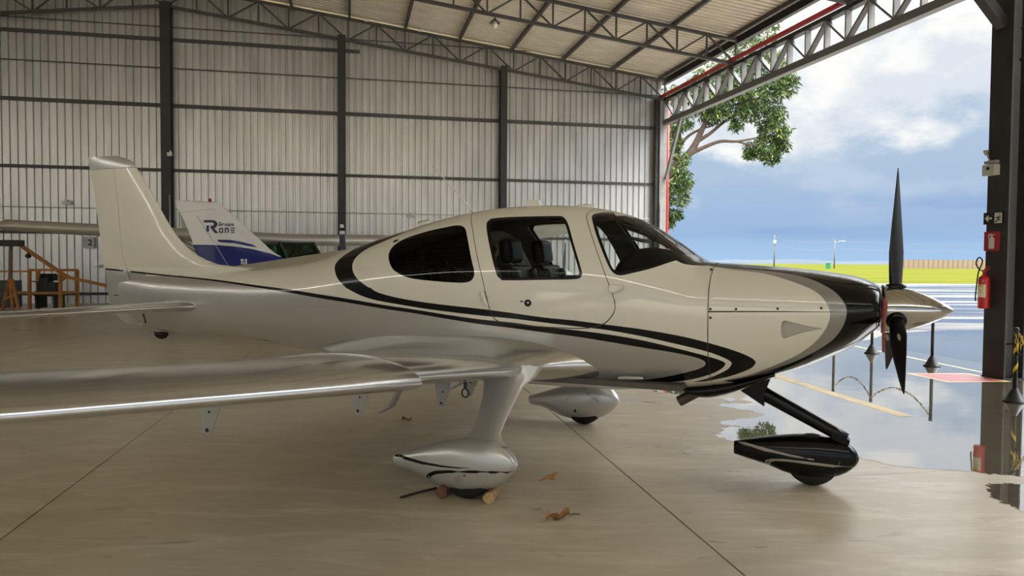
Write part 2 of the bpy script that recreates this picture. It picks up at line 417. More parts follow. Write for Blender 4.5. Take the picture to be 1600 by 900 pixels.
# ---- roof
ceiling = empty('ceiling', H(0, 0), kind='structure')
profr = sheet_profile(1.0, .25, .095, .02, .34, .06)
def roof_sheet(sa, sb):
    V = []; F = []
    for x, d in profr: V += [SD * sa + ND * x + ZD * (zroof(sa) + .09 + d), SD * sb + ND * x + ZD * (zroof(sb) + .09 + d)]
    for q in range(len(profr) - 1): F.append((2 * q, 2 * q + 2, 2 * q + 3, 2 * q + 1))
    return V, F
for sa, sb in ((-.55, S_R), (S_R, S_MAX + .3)):
    p0 = None; V, F = roof_sheet(sa, sb)
    for k in range(-1, int(N_MAX)):
        if p0 is None: p0 = o = mk('roof_sheet', V, F, M_ROOF, ceiling)
        else: o = same(p0, parent=ceiling)
        o.location = ND * k
for k in range(0, 10):
    for s in ([k * 2.09 + .12] if k < 9 else [S_R]):
        for q in ([s, 2 * S_R - s] if k < 9 else [S_R]):
            b = MB(); b.bar(SD * q + ND * -.3 + ZD * (zroof(q) + .02), SD * q + ND * N_MAX + ZD * (zroof(q) + .02), .09, .14); b.build('purlin', M_TRUSS, ceiling)

# ---- trusses across the hangar
def truss(n, label, dz=0.0, bot=.79, step=1.06, depth=0.0, wmat=M_TRUSS):
    t = empty('roof_truss', H(0, n), label=label, cat='truss', group=None)
    for s0, s1 in ((0.0, S_R), (S_R, 2 * S_R)):
        z = lambda s, o: SD * s + ZD * (zroof(s) - .10 - o)
        b = MB(); b.bar(z(s0, 0), z(s1, 0), .12, .09); b.build('top_chord', M_TRUSS, t)
        b = MB(); b.bar(z(s0, bot), z(s1, bot), .12, .09); b.build('bottom_chord', M_TRUSS, t)
        k = max(2, int(round((s1 - s0) / step / 2)) * 2); L = (s1 - s0) / k
        for i in range(k):
            a = s0 + i * L
            b = MB(); b.bar(z(a, 0), z(a, bot), .05, .05, up=SD); b.build('web_post', wmat, t)
            b = MB()
            if i % 2 == 0: b.bar(z(a, bot), z(a + L, 0), .05, .05)
            else: b.bar(z(a, 0), z(a + L, bot), .05, .05)
            b.build('web_diagonal', wmat, t)
    return t
truss(.30, 'dark steel roof truss standing close against the corrugated back wall')
truss(6.1, 'open steel truss hanging under the ceiling one bay before the back wall')
truss(12.2, 'steel roof truss nearest the camera, only its tip showing at the top edge')
truss(21.0, 'steel roof truss overhead above the right pillar, out of view')

# ---- truss along the open front
front = empty('eave_truss', H(0, 0), label='long grey steel truss along the open front, with flat upright plates and diagonals', cat='truss')
zb = float(on_plane(1040, 195, K0, ND)[2]); zt = float(on_plane(1040, 160, K0, ND)[2])
for nm, z, h in (('bottom_chord', zb, .20), ('top_chord', zt, .12)):
    b = MB(); b.bar(ND * .40 + ZD * z, ND * N_MAX + ZD * z, .22, h); b.build(nm, M_STEEL if nm == 'top_chord' else pbr('diagonal_grey', (.14, .137, .13), .45), front)
post = diag = None
for k in range(0, 46):
    n = .46 + k * .885
    b = MB(); b.box(ND * n + ZD * (zb + zt) / 2, (.17, .06, zt - zb), 0, np.column_stack([SD, ND, ZD]))
    if post is None: post = b.build('web_plate', M_STEELL, front)
    else: o = same(post, parent=front, loc=ND * (k * .885))
    if k < 45:
        a, c = (zb + .1, zt - .06) if k % 2 else (zt - .06, zb + .1)
        b = MB(); b.bar(ND * n + ZD * a, ND * (n + .885) + ZD * c, .15, .06); b.build('web_diagonal', pbr('diagonal_grey', (.14, .137, .13), .45), front)
# red gutter pipe and fascia
b = MB(); zr = float(on_plane(1042, 154, K0, ND)[2])
b.bar(SD * .12 + ND * 0 + ZD * zr, SD * .12 + ND * N_MAX + ZD * zr, .10, .12)
g_ = b.build('red_gutter', M_RED); g_.location = H(0, 0); tag(g_, 'thin red gutter running under the roof edge along the open front', 'gutter')
b = MB(); b.bar(SD * -.2 + ND * -.3 + ZD * (Z_E - .03), SD * -.2 + ND * N_MAX + ZD * (Z_E - .03), .16, .26)
o = b.build('eave_beam', M_STEEL); o.location = H(0, 0); tag(o, 'dark beam under the roof edge above the red gutter', 'beam')

# ---- columns of the back wall
def column(s, n, z1, w, d, label, mat=M_STEEL, group=None):
    t = empty('steel_column', H(s, n), label=label, cat='column', group=group)
    R = np.column_stack([SD, ND, ZD])
    for q in (-1, 1):
        b = MB(); b.box(ND * (q * (d / 2 - .008)) + ZD * z1 / 2, (w, .016, z1), 0, R); b.build('flange', mat, t)
    b = MB(); b.box(ZD * z1 / 2, (.012, d - .032, z1), 0, R); b.build('web', mat, t)
    b = MB(); b.box(ZD * .01, (w + .12, d + .12, .02), 0, R); b.build('base_plate', mat, t)
    return t
for s, w, lab in ((S_R, .34, 'wide dark steel column on the back wall under the roof ridge, left of the blue tailed aircraft'),
                  (12.95, .30, 'dark steel column on the back wall, second from the left'),
                  (6.75, .26, 'slim dark steel column on the back wall behind the cabin roof antenna')):
    column(s, .22, zroof(s) - .75, w, .34, lab)
column(25.4, .22, zroof(25.4) - .75, .34, .34, 'dark steel column on the back wall at the far left')
b = empty('corner_column', H(.05, .2), label='grey steel corner column where the back wall meets the open front', cat='column')
R = np.column_stack([SD, ND, ZD])
for nm, c, d, m in (('web', (0, 0), (.30, .30), M_STEELL), ('flange', (.24, -.05), (.12, .26), M_STEEL)):
    q = MB(); q.box(SD * c[0] + ND * c[1] + ZD * 4.15, (d[0], d[1], 8.3), 0, R); q.build(nm, m, b)
q = MB(); q.bar(SD * -.1 + ND * .2 + ZD * (zb - 2.3), SD * -.1 + ND * 1.55 + ZD * (zb - .05), .09, .16); q.build('knee_brace', M_STEELL, b)
q = MB(); q.tube([SD * .12 + ND * .2 + ZD * 1.2, SD * .12 + ND * .2 + ZD * 4.0], .03, 8); q.build('conduit', M_STEELG, b)
q = MB(); q.tube([SD * -.24 + ND * .12 + ZD * .1, SD * -.24 + ND * .12 + ZD * 8.4], .07, 12)
o = q.build('red_downpipe', M_RED, smooth=True); o.location = H(.0, .0); tag(o, 'red rainwater downpipe beside the grey corner column', 'pipe')

# ---- pendant lamp under the second truss
def lamp(s, n, drop, label):
    z = zroof(s) - .9; t = empty('pendant_lamp', H(s, n, z), label=label, cat='lamp')
    b = MB(); b.tube([(0, 0, 0), (0, 0, -drop)], .012, 6); b.build('rod', M_TRUSS, t)
    b = MB(); b.lathe([(.03, -drop + .04), (.05, -drop), (.17, -drop - .10), (.175, -drop - .12), (.16, -drop - .115), (.04, -drop - .02)], 20); b.build('lamp_shade', pbr('lamp_shade_enamel', (.10, .10, .09), .4), t, True)
    b = MB(); b.lathe([(.03, -drop - .02), (.04, -drop - .08), (.085, -drop - .15), (.09, -drop - .2), (.06, -drop - .26), (.005, -drop - .285)], 16); b.build('bulb', pbr('opal_bulb', (.80, .76, .62), .3), t, True)
    return t
P = on_plane(773, 46, H(0, 6.1), ND) - K0
lamp(float(P @ SD), 6.1, .12, 'small pendant lamp with a dark shade and pale bulb under the mid air truss')
for u, v in ((657, 48), (573, 32)):
    b = MB(); b.box((0, 0, 0), (.16, .10, .05)); b.box((.05, 0, .05), (.04, .04, .06)); P = on_plane(u, v, H(0, .55), ND)
    o = b.build('small_floodlight', M_WHITE); o.location = tuple(P); tag(o, 'tiny white floodlight fixed high on the wall truss, %s' % ('right of the two' if u > 600 else 'left of the two'), 'lamp')
b = MB(); b.box((0, 0, 0), (.14, .10, .12)); b.box((.03, 0, .09), (.04, .04, .08)); P = on_plane(265, 241, H(0, .48), ND)
o = b.build('small_floodlight', M_WHITE); o.location = tuple(P); tag(o, 'tiny pale floodlight on the wide column above the blue tailed aircraft', 'lamp')
p1_, p2_ = on_plane(265, 304, H(0, .43), ND), on_plane(266, 400, H(0, .43), ND)
b = MB(); b.tube([p1_, np.array([p1_[0], p1_[1], p2_[2]])], .03, 8); o = b.build('conduit', M_STEELG, None, True); tag(o, 'thin grey conduit running down the wide column beside the aeroplane fin', 'pipe')
# ---- number plate on the wall
s_, z_ = wall_px(139, 379)
t = empty('wall_sign', H(s_, .1, z_), math.pi + TH, 'small white number board with a dark 2 on the corrugated wall', 'sign')
b = MB(); b.box((0, 0, 0), (.40, .04, .40)); b.build('board', pbr('sign_cream', (.50, .50, .44), .5), t)
def text(body, size, mat, parent, loc, rot, name='lettering', align='CENTER', shear=0, bold=0.0, ext=.001):
    cu = bpy.data.curves.new('t', 'FONT'); cu.body = body; cu.size = size; cu.align_x = align; cu.align_y = 'CENTER'; cu.shear = shear; cu.offset = bold; cu.extrude = ext
    ob = bpy.data.objects.new('t', cu); COL.objects.link(ob); bpy.context.view_layer.update()
    me = bpy.data.meshes.new_from_object(ob.evaluated_get(bpy.context.evaluated_depsgraph_get())); bpy.data.objects.remove(ob); me.name = name
    me.materials.clear(); me.materials.append(mat); o = link(bpy.data.objects.new(name, me), parent); o.location = loc; o.rotation_euler = rot; return o
text('2', .30, M_SEAM, t, (-.07, .022, -.01), (math.pi / 2, 0, math.pi), bold=.008)
q = MB(); q.box((.10, .022, .02), (.10, .004, .012)); q.box((.10, .022, -.04), (.10, .004, .012)); q.build('small_print', pbr('faded_print', (.3, .3, .28), .6), t)

# ---- right hand pillar
PB = on_ground(1559, 590)
pill = empty('pillar', PB, label='thick dark steel I beam pillar at the right with exit and extinguisher signs', cat='pillar')
# near flange faces along SD (towards the camera's left), the web runs back from it
R = np.column_stack([SD, ND, ZD]); HP = 9.6
F0 = on_ground(1552, 591); PB = F0
pill.location = tuple(F0)
q = MB(); q.box(ZD * HP / 2, (.022, .36, HP), 0, R); q.build('flange', M_STEEL, pill)
q = MB(); q.box(SD * -.31 + ZD * HP / 2, (.022, .36, HP), 0, R); q.build('flange', M_STEEL, pill)
q = MB(); q.box(SD * -.155 + ZD * HP / 2, (.29, .016, HP), 0, R); q.build('web', pbr('pillar_lit_grey', (.16, .16, .16), .32, noise=.15, nscale=2), pill)  # web coloured lighter for the sky light it catches
q = MB(); q.box(SD * -.155 + ZD * .01, (.36, .38, .02), 0, R); q.build('base_plate', M_STEEL, pill)
def on_pill(u, v): return on_plane(u, v, F0 + SD * .012, SD)
zq = float(on_pill(1552, 45)[2])
q = MB(); q.bar(SD * .0 + ZD * zq, SD * 1.3 + ZD * (zq + 1.3), .14, .14); q.build('knee_brace', M_STEEL, pill)
q = MB(); q.bar(SD * -.31 + ZD * (zq - .5), SD * -1.6 + ZD * (zq + .6), .14, .14); q.build('knee_brace', M_STEEL, pill)
q = MB(); q.bar(SD * -.31 + ZD * (zq - .05), SD * -1.2 + ZD * (zq + .95), .10, .10); q.build('knee_brace', M_STEEL, pill)
q = MB(); q.bar(SD * 1.2 + ZD * (zq + 1.25), SD * -2.0 + ZD * (zq + 1.25), .2, .25); q.build('header_beam', M_STEEL, pill)
q = MB(); q.box(SD * -.155 + ND * .02 + ZD * float(on_plane(1585, 537, F0, ND)[2]), (.29, .03, .02), 0, R); q.build('clamp', M_CHROME, pill)
q = MB(); q.box(SD * -.10 + ND * .012 + ZD * float(on_plane(1580, 534, F0, ND)[2]) - ZD * .15, (.12, .006, .022), 0, R); q.build('yellow_tape', M_YELLOW, pill)
RZP = math.atan2(SD[0], -SD[1])   # rotation so local -Y looks along SD, local X runs to the viewer's right
def sgn(name, u, v, label, cat): P = on_pill(u, v); return empty(name, P, RZP, label, cat)
t = sgn('exit_sign', 1553, 341, 'small black exit sign with white arrow and running figure on the right pillar', 'sign')
q = MB(); q.box((0, -.006, 0), (.33, .012, .165)); q.build('sign_panel', pbr('sign_black', (.008, .009, .009), .4), t)
MWS = pbr('sign_white', (.62, .62, .55), .5)
q = MB(); q.prism([(-.14, 0), (-.09, .045), (-.072, .03), (-.09, .012), (-.02, .012), (-.02, -.012), (-.09, -.012), (-.072, -.03), (-.09, -.045)], (0, -.0125, 0), (1, 0, 0), (0, 0, 1), (0, -.002, 0)); q.build('arrow', MWS, t)
q = MB(); q.box((.085, -.0135, 0), (.12, .003, .145)); q.build('doorway', MWS, t)
q = MB(); MK = pbr('sign_black', (.008, .009, .009))
for poly in ([(.085, .025), (.110, .020), (.100, -.015), (.075, -.010)], [(.100, -.012), (.128, -.030), (.120, -.042), (.086, -.020)], [(.075, -.010), (.092, -.022), (.070, -.058), (.036, -.058), (.036, -.046), (.062, -.044)], [(.085, .022), (.060, .006), (.044, .018), (.038, .010), (.060, -.008), (.086, .006)], [(.108, .018), (.124, -.002), (.140, .006), (.136, .014), (.126, .010), (.112, .026)], [(.107, .034), (.117, .030), (.121, .040), (.117, .050), (.107, .052), (.102, .043)]):
    q.prism(poly, (0, -.0155, 0), (1, 0, 0), (0, 0, 1), (0, -.001, 0))
q.build('running_figure', MK, t)
t = sgn('extinguisher_sign', 1550.5, 377, 'square red extinguisher sign below the black exit sign on the pillar', 'sign')
q = MB(); q.box((0, -.006, 0), (.26, .012, .27)); q.build('sign_panel', pbr('sign_red', (.36, .02, .025), .45), t)
q = MB()
q.prism([(-.045, -.105), (.045, -.105), (.048, .03), (.030, .055), (.012, .062), (.012, .078), (.05, .088), (.05, .098), (.0, .096), (-.015, .108), (-.05, .098), (-.062, .07), (-.055, .045), (-.046, .048), (-.047, .068), (-.035, .085), (-.014, .088), (-.012, .062), (-.030, .055), (-.048, .03)], (0, -.0125, 0), (1, 0, 0), (0, 0, 1), (0, -.002, 0)); q.build('extinguisher_symbol', MWS, t)
t = sgn('emergency_light', 1553, 266, 'cream emergency light box high on the right pillar', 'lamp')
q = MB(); q.box((0, -.05, 0), (.20, .10, .15)); q.build('body', pbr('cream_plastic', (.52, .50, .42), .5), t)
q = MB(); q.box((0, -.102, .02), (.05, .006, .04)); q.build('indicator', MK, t)
q = MB(); q.box((0, -.04, .11), (.20, .06, .045)); q.build('lamp_bar', M_STEELG, t)
q = MB(); q.tube([(-.02, -.05, .13), (-.06, -.07, .22)], .008, 6); q.lathe([(.03, 0), (.055, .06), (.05, .07)], 12, 'z', (-.05, -.07, .21)); q.build('lamp_head', M_CHROME, t)
t = sgn('fire_extinguisher', 1546, 482, 'red fire extinguisher with yellow and white label hanging low on the right pillar', 'extinguisher')
q = MB(); q.lathe([(.0, 0), (.065, .0), (.075, .015), (.075, .40), (.065, .44), (.03, .47), (.022, .50), (.0, .50)], 24, 'z', (0, -.10, 0)); q.build('cylinder', pbr('extinguisher_red', (.55, .015, .02), .25, coat=.5), t, True)
q = MB(); rr = .0765
angs = np.linspace(-2.5, -.5, 12); rings = [[(rr * math.cos(a), -.10 + rr * math.sin(a), z) for a in angs] for z in (.16, .34)]; q.loft(rings, False, 0, False); q.build('label', pbr('extinguisher_label', (.75, .72, .55), .5), t, True)
q = MB(); angs = np.linspace(-2.2, -.9, 10)
for z0, z1 in ((.30, .335), (.27, .278), (.25, .258), (.23, .238)): q.loft([[(rr * 1.012 * math.cos(a), -.10 + rr * 1.012 * math.sin(a), z) for a in angs] for z in (z0, z1)], False, 0, False)
q.build('label_band', pbr('label_yellow', (.65, .45, .05), .5), t, True)
q = MB(); q.box((0, -.10, .52), (.04, .03, .05)); q.bar((0, -.10, .53), (.10, -.12, .56), .02, .012); q.bar((0, -.10, .55), (.09, -.12, .60), .02, .01); q.build('valve', M_RED, t)
q = MB(); q.tube(catmull([(-.02, -.10, .52), (-.10, -.10, .56), (-.15, -.10, .64), (-.10, -.10, .72), (-.04, -.10, .66), (-.085, -.12, .50), (-.09, -.15, .2), (-.09, -.15, .1)], 6), .009, 8); q.build('hose', M_RUBBER, t, True)
P = on_plane(1590, 349, F0 + SD * -.33, SD)
t = empty('switch_box', F0 + SD * -.35 + ND * .12 + ZD * float(P[2]), label='small cream box on the right hand edge of the pillar', cat='box')
q = MB(); q.box(SD * -.03, (.09, .14, .20), 0, R); q.build('body', pbr('cream_plastic', (.5, .5, .5)), t)
q = MB(); q.box(SD * -.03 + ND * .072, (.05, .006, .05), 0, R); q.build('cover_plate', M_STEELG, t)

# ------------------------------------------------------------------ the aeroplane
AC = on_ground(1270, 757); YAW = math.radians(-23.2)
FD = np.array([math.cos(YAW), math.sin(YAW), 0]); LD = np.array([-math.sin(YAW), math.cos(YAW), 0])
def to_ac(P): d = np.asarray(P) - AC; return np.array([d @ FD, d @ LD, d[2]])
def acp(u, v, y=0.0): return to_ac(on_plane(u, v, AC + LD * y, LD))       # on the plane y = const
def acx(u, v, x): return to_ac(on_plane(u, v, AC + FD * x, FD))          # on the plane x = const
CA = to_ac(CC)
def ac_ray(u, v): d = ray(u, v); return Vector((d @ FD, d @ LD, d[2])).normalized()
plane = empty('airplane', AC, YAW, 'low wing single engine aeroplane with pale and silver paint, black stripes and black nose', 'airplane')

XS = [.39, .37, .33, .27, .10, -.20, -.55, -.772, -.844, -.99, -1.19, -1.394, -1.6, -1.75, -2.04, -2.38, -2.68, -2.985, -3.305, -3.64, -3.914, -4.2, -4.49, -4.95, -5.27, -5.7, -6.2, -6.6, -7.0]
ZT = [1.448, 1.462, 1.483, 1.503, 1.533, 1.566, 1.591, 1.609, 1.650, 1.755, 1.885, 1.973, 2.02, 2.04, 2.055, 2.045, 2.013, 1.958, 1.878, 1.789, 1.709, 1.631, 1.571, 1.515, 1.49, 1.46, 1.43, 1.41, 1.38]
XB = [.39, .37, .34, .27, .11, -.10, -.32, -.55, -.8, -1.07, -1.48, -2.2, -3.0, -3.7, -4.2, -4.56, -4.95, -5.5, -6.0, -6.36, -6.65, -6.8, -7.0]
ZB = [1.15, 1.132, 1.105, 1.04, .945, .845, .77, .712, .672, .64, .61, .605, .625, .68, .73, .755, .815, .84, .83, .848, .905, .97, 1.03]
XW = [.39, .37, .33, .27, .10, -.20, -.55, -.8, -1.2, -1.8, -2.4, -3.0, -3.5, -4.0, -4.5, -5.0, -5.5, -6.0, -6.5, -7.0]
WW = [.38, .40, .425, .445, .48, .53, .57, .595, .62, .635, .63, .59, .52, .43, .34, .265, .205, .15, .095, .03]
fzt = pchip(XS[::-1], ZT[::-1]); fzb = pchip(XB[::-1], ZB[::-1]); fw = pchip(XW[::-1], WW[::-1])
fzc = pchip([-7, -5, -3, -1.5, -.8, 0, .39], [1.2, 1.20, 1.30, 1.33, 1.28, 1.28, 1.30])
fnt = pchip([-7, -4.5, -3, -2, -1.2, -.8, 0, .39], [2.0, 2.1, 2.3, 2.5, 2.4, 2.6, 2.5, 2.3]); fnb = pchip([-7, -4.5, -3, -2, -.8, 0, .39], [2.0, 2.2, 2.7, 3.0, 2.9, 2.4, 2.2])
def fus(x, t, inset=0.0):
    x = np.asarray(x, float); t = np.asarray(t, float); ph = math.pi * t; c = np.cos(ph); s = np.abs(np.sin(ph))
    n = np.where(c > 0, fnt(x), fnb(x)); zc = fzc(x); hh = np.where(c > 0, fzt(x) - zc, zc - fzb(x)) - inset
    y = -(fw(x) - inset) * s ** (2 / n); z = zc + hh * np.sign(c) * np.abs(c) ** (2 / n)
    return np.stack([x, y, z], -1)
def fus_normal(x, t):
    e = 1e-3; a = fus(np.asarray(x) + e, t) - fus(np.asarray(x) - e, t)
    t = np.asarray(t); t1 = np.clip(t + 2e-3, .0005, .9995); t0 = np.clip(t - 2e-3, .0005, .9995); b = fus(x, t1) - fus(x, t0)
    n = np.cross(a, b); n /= (np.linalg.norm(n, axis=-1, keepdims=True) + 1e-12)
    flip = (n * (fus(x, t) - np.stack([np.asarray(x, float), 0 * np.asarray(x, float), fzc(x)], -1))).sum(-1) < 0; n[flip] *= -1
    return n
def fus_inv(P):
    x, y, z = P; n = float(fnt(x) if z > fzc(x) else fnb(x)); hh = float(fzt(x) - fzc(x)) if z > fzc(x) else float(fzc(x) - fzb(x))
    a = (abs(y) / float(fw(x))) ** (n / 2); b = math.copysign((abs(z - float(fzc(x))) / hh) ** (n / 2), z - float(fzc(x)))
    return x, math.atan2(a, b) / math.pi
_gx = np.linspace(-7.0, .39, 240); _gt = np.linspace(0.0005, .9995, 90)
_G = fus(_gx[:, None].repeat(90, 1), _gt[None, :].repeat(240, 0)).reshape(-1, 3)
_F = [(i * 90 + j, i * 90 + j + 1, (i + 1) * 90 + j + 1, (i + 1) * 90 + j) for i in range(239) for j in range(89)]
FB = BVHTree.FromPolygons([tuple(p) for p in _G], _F)
QS = 2.0
def fx(u, v):
    """photo point -> (x, q) on the right side of the fuselage"""
    h = FB.ray_cast(Vector(CA), ac_ray(u, v))
    if h[0] is None:
        # beyond the outline: nearest surface point
        best = FB.find_nearest(Vector(acp(u, v, 0)))[0]; x, t = fus_inv(tuple(best)); return (x, (0.0 if best.z > fzc(best.x) else 1.0) * QS)
    x, t = fus_inv(tuple(h[0])); return (x, t * QS)
def curve_px(P, n=5, closed=False): return [fx(*p) for p in catmull(P, n, closed)]

# --- outlines read off the side of the hull
rear_win = curve_px([(607, 401), (613, 386), (632.5, 373), (664, 362.5), (696, 355), (715, 352), (726, 356), (730, 370), (736.6, 405), (741, 424), (739, 435), (730, 441), (709, 441.5), (675, 439), (643, 435), (624, 428), (612, 418)], 5, True)
door_out = curve_px([(760, 355), (764, 344), (775, 340.5), (813, 338.5), (866, 337.5), (880, 339), (888, 351), (896, 379.5), (908, 420), (909, 430), (901, 436), (866, 437), (792, 438), (782, 435.5), (775, 426), (766, 390)], 5, True)
door_in = curve_px([(765, 357), (769, 348), (778, 344.5), (813, 342), (866, 341), (877, 343), (884, 353), (892, 380), (904, 421), (904.5, 427.5), (898, 432), (866, 433), (794, 434), (786, 431.5), (780, 423), (771, 390)], 5, True)
door_seam_px = [(740, 331), (736, 340), (739, 362), (745, 398), (756, 446), (764, 480), (775, 500), (800, 506), (850, 511), (910, 513), (940, 507.5), (955, 495), (961, 480), (957, 460), (944, 425), (930, 385), (919, 350), (917, 336), (925, 328)]
dl = curve_px(door_seam_px, 5)
door_poly = [(dl[0][0], .10)] + dl + [(dl[-1][0], .10)]
def wshield(o):
    low = curve_px([(986.7, 427 - o), (1015.6, 420 - o), (1056, 407 - o), (1089, 400.5 - o * .6)], 5)
    side = curve_px([(924.6 + o, 341), (930 + o, 362), (940 + o, 390), (951 + o * .9, 416), (957 + o * .9, 425 - o * .5), (964 + o * .6, 429.5 - o), (973, 430 - o), (986.7, 427 - o)], 5)
    top = curve_px([(962, 331.7 + o * .4), (943, 331.9 + o * .7), (930, 334 + o), (925.5 + o, 337 + o * .4), (924.6 + o, 341)], 4)
    k = .004 * o
    return [(-1.30 + k, 0.0)] + [(-1.36 + k, .12), (-1.42 + k, .22)] + top[1:-1] + side[:-1] + low + [(low[-1][0] + .05, low[-1][1] * .6), (low[-1][0] + .09, 0.0)]
ws_out, ws_in = wshield(0.0), wshield(5.0)
glare = curve_px([(1056, 407), (1068, 412), (1083, 414.5), (1106, 415)], 4)
glare_poly = [(-.70, 0.0), (-.70, glare[-1][1])] + glare[::-1] + curve_px([(1056, 407), (1075, 402.5), (1089, 400.5)], 3) + [(-.90, 0.0)]
# lower stripe pair, from the tail to the nose loops
up_top = curve_px([(163, 418), (250, 428), (330, 436), (400, 445.5), (450, 452), (500, 460), (550, 468), (600, 476.5), (650, 484), (700, 492), (750, 499), (800, 504), (850, 511), (900, 516), (950, 522.5), (1000, 531), (1050, 542.5), (1080, 550), (1110, 558), (1128, 564), (1134, 568)], 4)
up_tip = curve_px([(1134, 568), (1130, 574), (1118, 581.5), (1100, 588), (1080, 593), (1050, 597), (1010, 599.5)], 4)
lo_in = curve_px([(163, 420.5), (250, 430.5), (330, 438.8), (400, 449), (450, 457), (500, 466), (550, 474), (600, 482.5), (650, 490), (700, 498.5), (750, 506.5), (800, 512.5), (850, 519.5), (900, 526), (950, 534), (1000, 542.5), (1050, 550.5), (1085, 558), (1099, 563.5), (1103, 568)], 4)
lo_tip = curve_px([(1103, 568), (1099, 573), (1085, 578.5), (1050, 587), (1020, 592), (990, 596)], 4)
low_black = up_top + up_tip[1:] + lo_tip[::-1] + lo_in[::-1][1:]
bx = lo_tip[-1][0]
silver_poly = [(-7.05, up_top[0][1])] + lo_in + lo_tip[1:] + [(bx - .1, QS * 1.01), (-7.05, QS * 1.01)]
# white line and upper black stripe with its curl
wl_tip = curve_px([(1143.5, 568), (1138, 576), (1124, 584), (1106, 591), (1082, 597)], 4)
ub_low = curve_px([(541, 450), (562, 461), (587, 469), (625, 476), (675, 484), (750, 493), (800, 497.8), (850, 504), (900, 510), (950, 516), (1000, 525), (1050, 536), (1080, 543), (1110, 551), (1132, 559.5), (1141, 564.5), (1143.5, 568)], 4)
ub_up = curve_px([(579, 450), (592, 457.5), (625, 466), (675, 474), (750, 482.5), (800, 489), (850, 496), (900, 501), (950, 507.5), (1000, 514), (1050, 522.5), (1085, 530), (1115, 538), (1145, 547), (1168, 556), (1178, 562), (1181, 567)], 4)
ub_tip = curve_px([(1181, 567), (1174, 575), (1158, 582), (1135, 589.5), (1100, 596.5)], 4)
curl_out = curve_px([(637, 361), (600, 371.5), (565, 383.5), (540, 397.5), (526, 410), (523, 421), (528, 436), (541, 450)], 5)
curl_in = curve_px([(579, 450), (572, 446.5), (558, 435), (551, 422), (552, 409), (561, 397.5), (576, 387.5), (600, 377), (637, 361)], 5)
upper_black = curl_out + ub_low[1:] + wl_tip[1:] + ub_tip[::-1] + ub_up[::-1][1:] + curl_in[1:]
# nose colours
nose_in = curve_px([(1106, 415), (1141, 421), (1192, 427), (1238, 440), (1273, 455), (1291, 473), (1297, 492), (1291, 512), (1275, 533), (1250, 552), (1222, 566), (1195, 577), (1169, 586), (1130, 594.5)], 5)
nose_out = curve_px([(1106, 415), (1146, 419.5), (1192, 423), (1238, 429), (1273, 438.5), (1303, 455), (1319, 473), (1323, 489), (1317, 510), (1301, 531), (1273, 549.5), (1238, 566.5), (1192, 582), (1150, 592.5), (1130, 595)], 5)
nose_black = [(-.78, 0)] + nose_out + [(-.45, QS * .93), (-.45, QS * 1.01), (.5, QS * 1.01), (.5, -.02)]
nose_grey = nose_in + nose_out[::-1]
COWL_X = float(fx(1106, 500)[0])
cowl_h = curve_px([(1106, 487), (1200, 487), (1300, 487.5), (1376, 488)], 6)
duct_px = [(1222, 502), (1240, 504), (1258, 508.5), (1272, 511.5), (1285, 513.5), (1272, 516), (1255, 519.5), (1240, 524), (1222, 527.5)]
duct_poly = curve_px(duct_px, 3, True)
# --- one triangulation of the half hull, cut along all outlines
def build_hull():
    V = []; E = []
    def line(P, closed=False):
        b = len(V)
        for p in P: V.append(Vector((min(max(p[0], -6.999), .389), min(max(p[1], 0.001), QS - .001))))
        n = len(P)
        for i in range(n if closed else n - 1): E.append((b + i, b + (i + 1) % n))
    line([(-7, 0), (.39, 0), (.39, QS), (-7, QS)], True)
    for P in (rear_win, door_out, door_in, duct_poly): line(P, True)
    def ring(P, w):
        P = np.asarray(P); d = np.gradient(P, axis=0); nn = np.stack([-d[:, 1], d[:, 0]], 1); nn /= np.linalg.norm(nn, axis=1, keepdims=True) + 1e-9
        return [tuple(p) for p in P + nn * w], [tuple(p) for p in P - nn * w]
    seams = []
    for P, w in ((door_poly, .0028), ([(COWL_X, 0), (COWL_X, .4), (COWL_X, .8), (COWL_X, 1.2), (COWL_X, 1.6), (COWL_X, QS)], .0028), (cowl_h, .0016)):
        a, b = ring(P, w); seams.append(a + b[::-1]); line(seams[-1], True)
    for P in (ws_out, ws_in, low_black, silver_poly, upper_black, nose_black, nose_grey, glare_poly): line(P, True)
    gx = np.concatenate([np.arange(-6.98, .34, .045), np.linspace(.34, .385, 5)]); gq = np.linspace(.012, QS - .012, 56)
    for i, x in enumerate(gx):
        for q in gq: V.append(Vector((x + .011 * math.sin(q * 37), q)))
    v, e, f, *_ = delaunay_2d_cdt(V, E, [], 0, 1e-5)
    v = np.array([(a[0], a[1]) for a in v]); f = np.array([t for t in f if len(t) == 3]); c = v[f].mean(1)
    I = lambda P: inpoly(c, P)
    paint = np.zeros(len(c), int)                                   # 0 pale 1 silver 2 black 3 grey 4 seam
    paint[I(silver_poly)] = 1; paint[I(low_black)] = 2; paint[I(upper_black)] = 2
    paint[I(nose_grey)] = 3; paint[I(nose_black)] = 2; paint[I(glare_poly)] = 2
    part = np.zeros(len(c), int)                                    # 0 hull 1 cowling 2 door
    part[c[:, 0] > COWL_X] = 1; part[I(door_poly) & (c[:, 0] <= COWL_X)] = 2
    for sm in seams: paint[I(sm)] = 4
    part[I(ws_out)] = 4; part[I(ws_in)] = 3
    part[I(rear_win)] = 5; part[I(door_out)] = 7; part[I(door_in)] = 6; part[I(duct_poly)] = 8
    X = v[:, 0]; T = np.clip(v[:, 1] / QS, 0, 1)
    T = np.where(T < .0012, 0, np.where(T > .9988, 1, T))
    return fus(X, T), fus_normal(X, T), f, paint, part, fus(X, T, .02), c
HV, HN, HF, HP_, HPART, HIN, HC = build_hull()
PAINTS = [M_PALE, M_SILV, M_BLACK, M_GREY, M_SEAM]
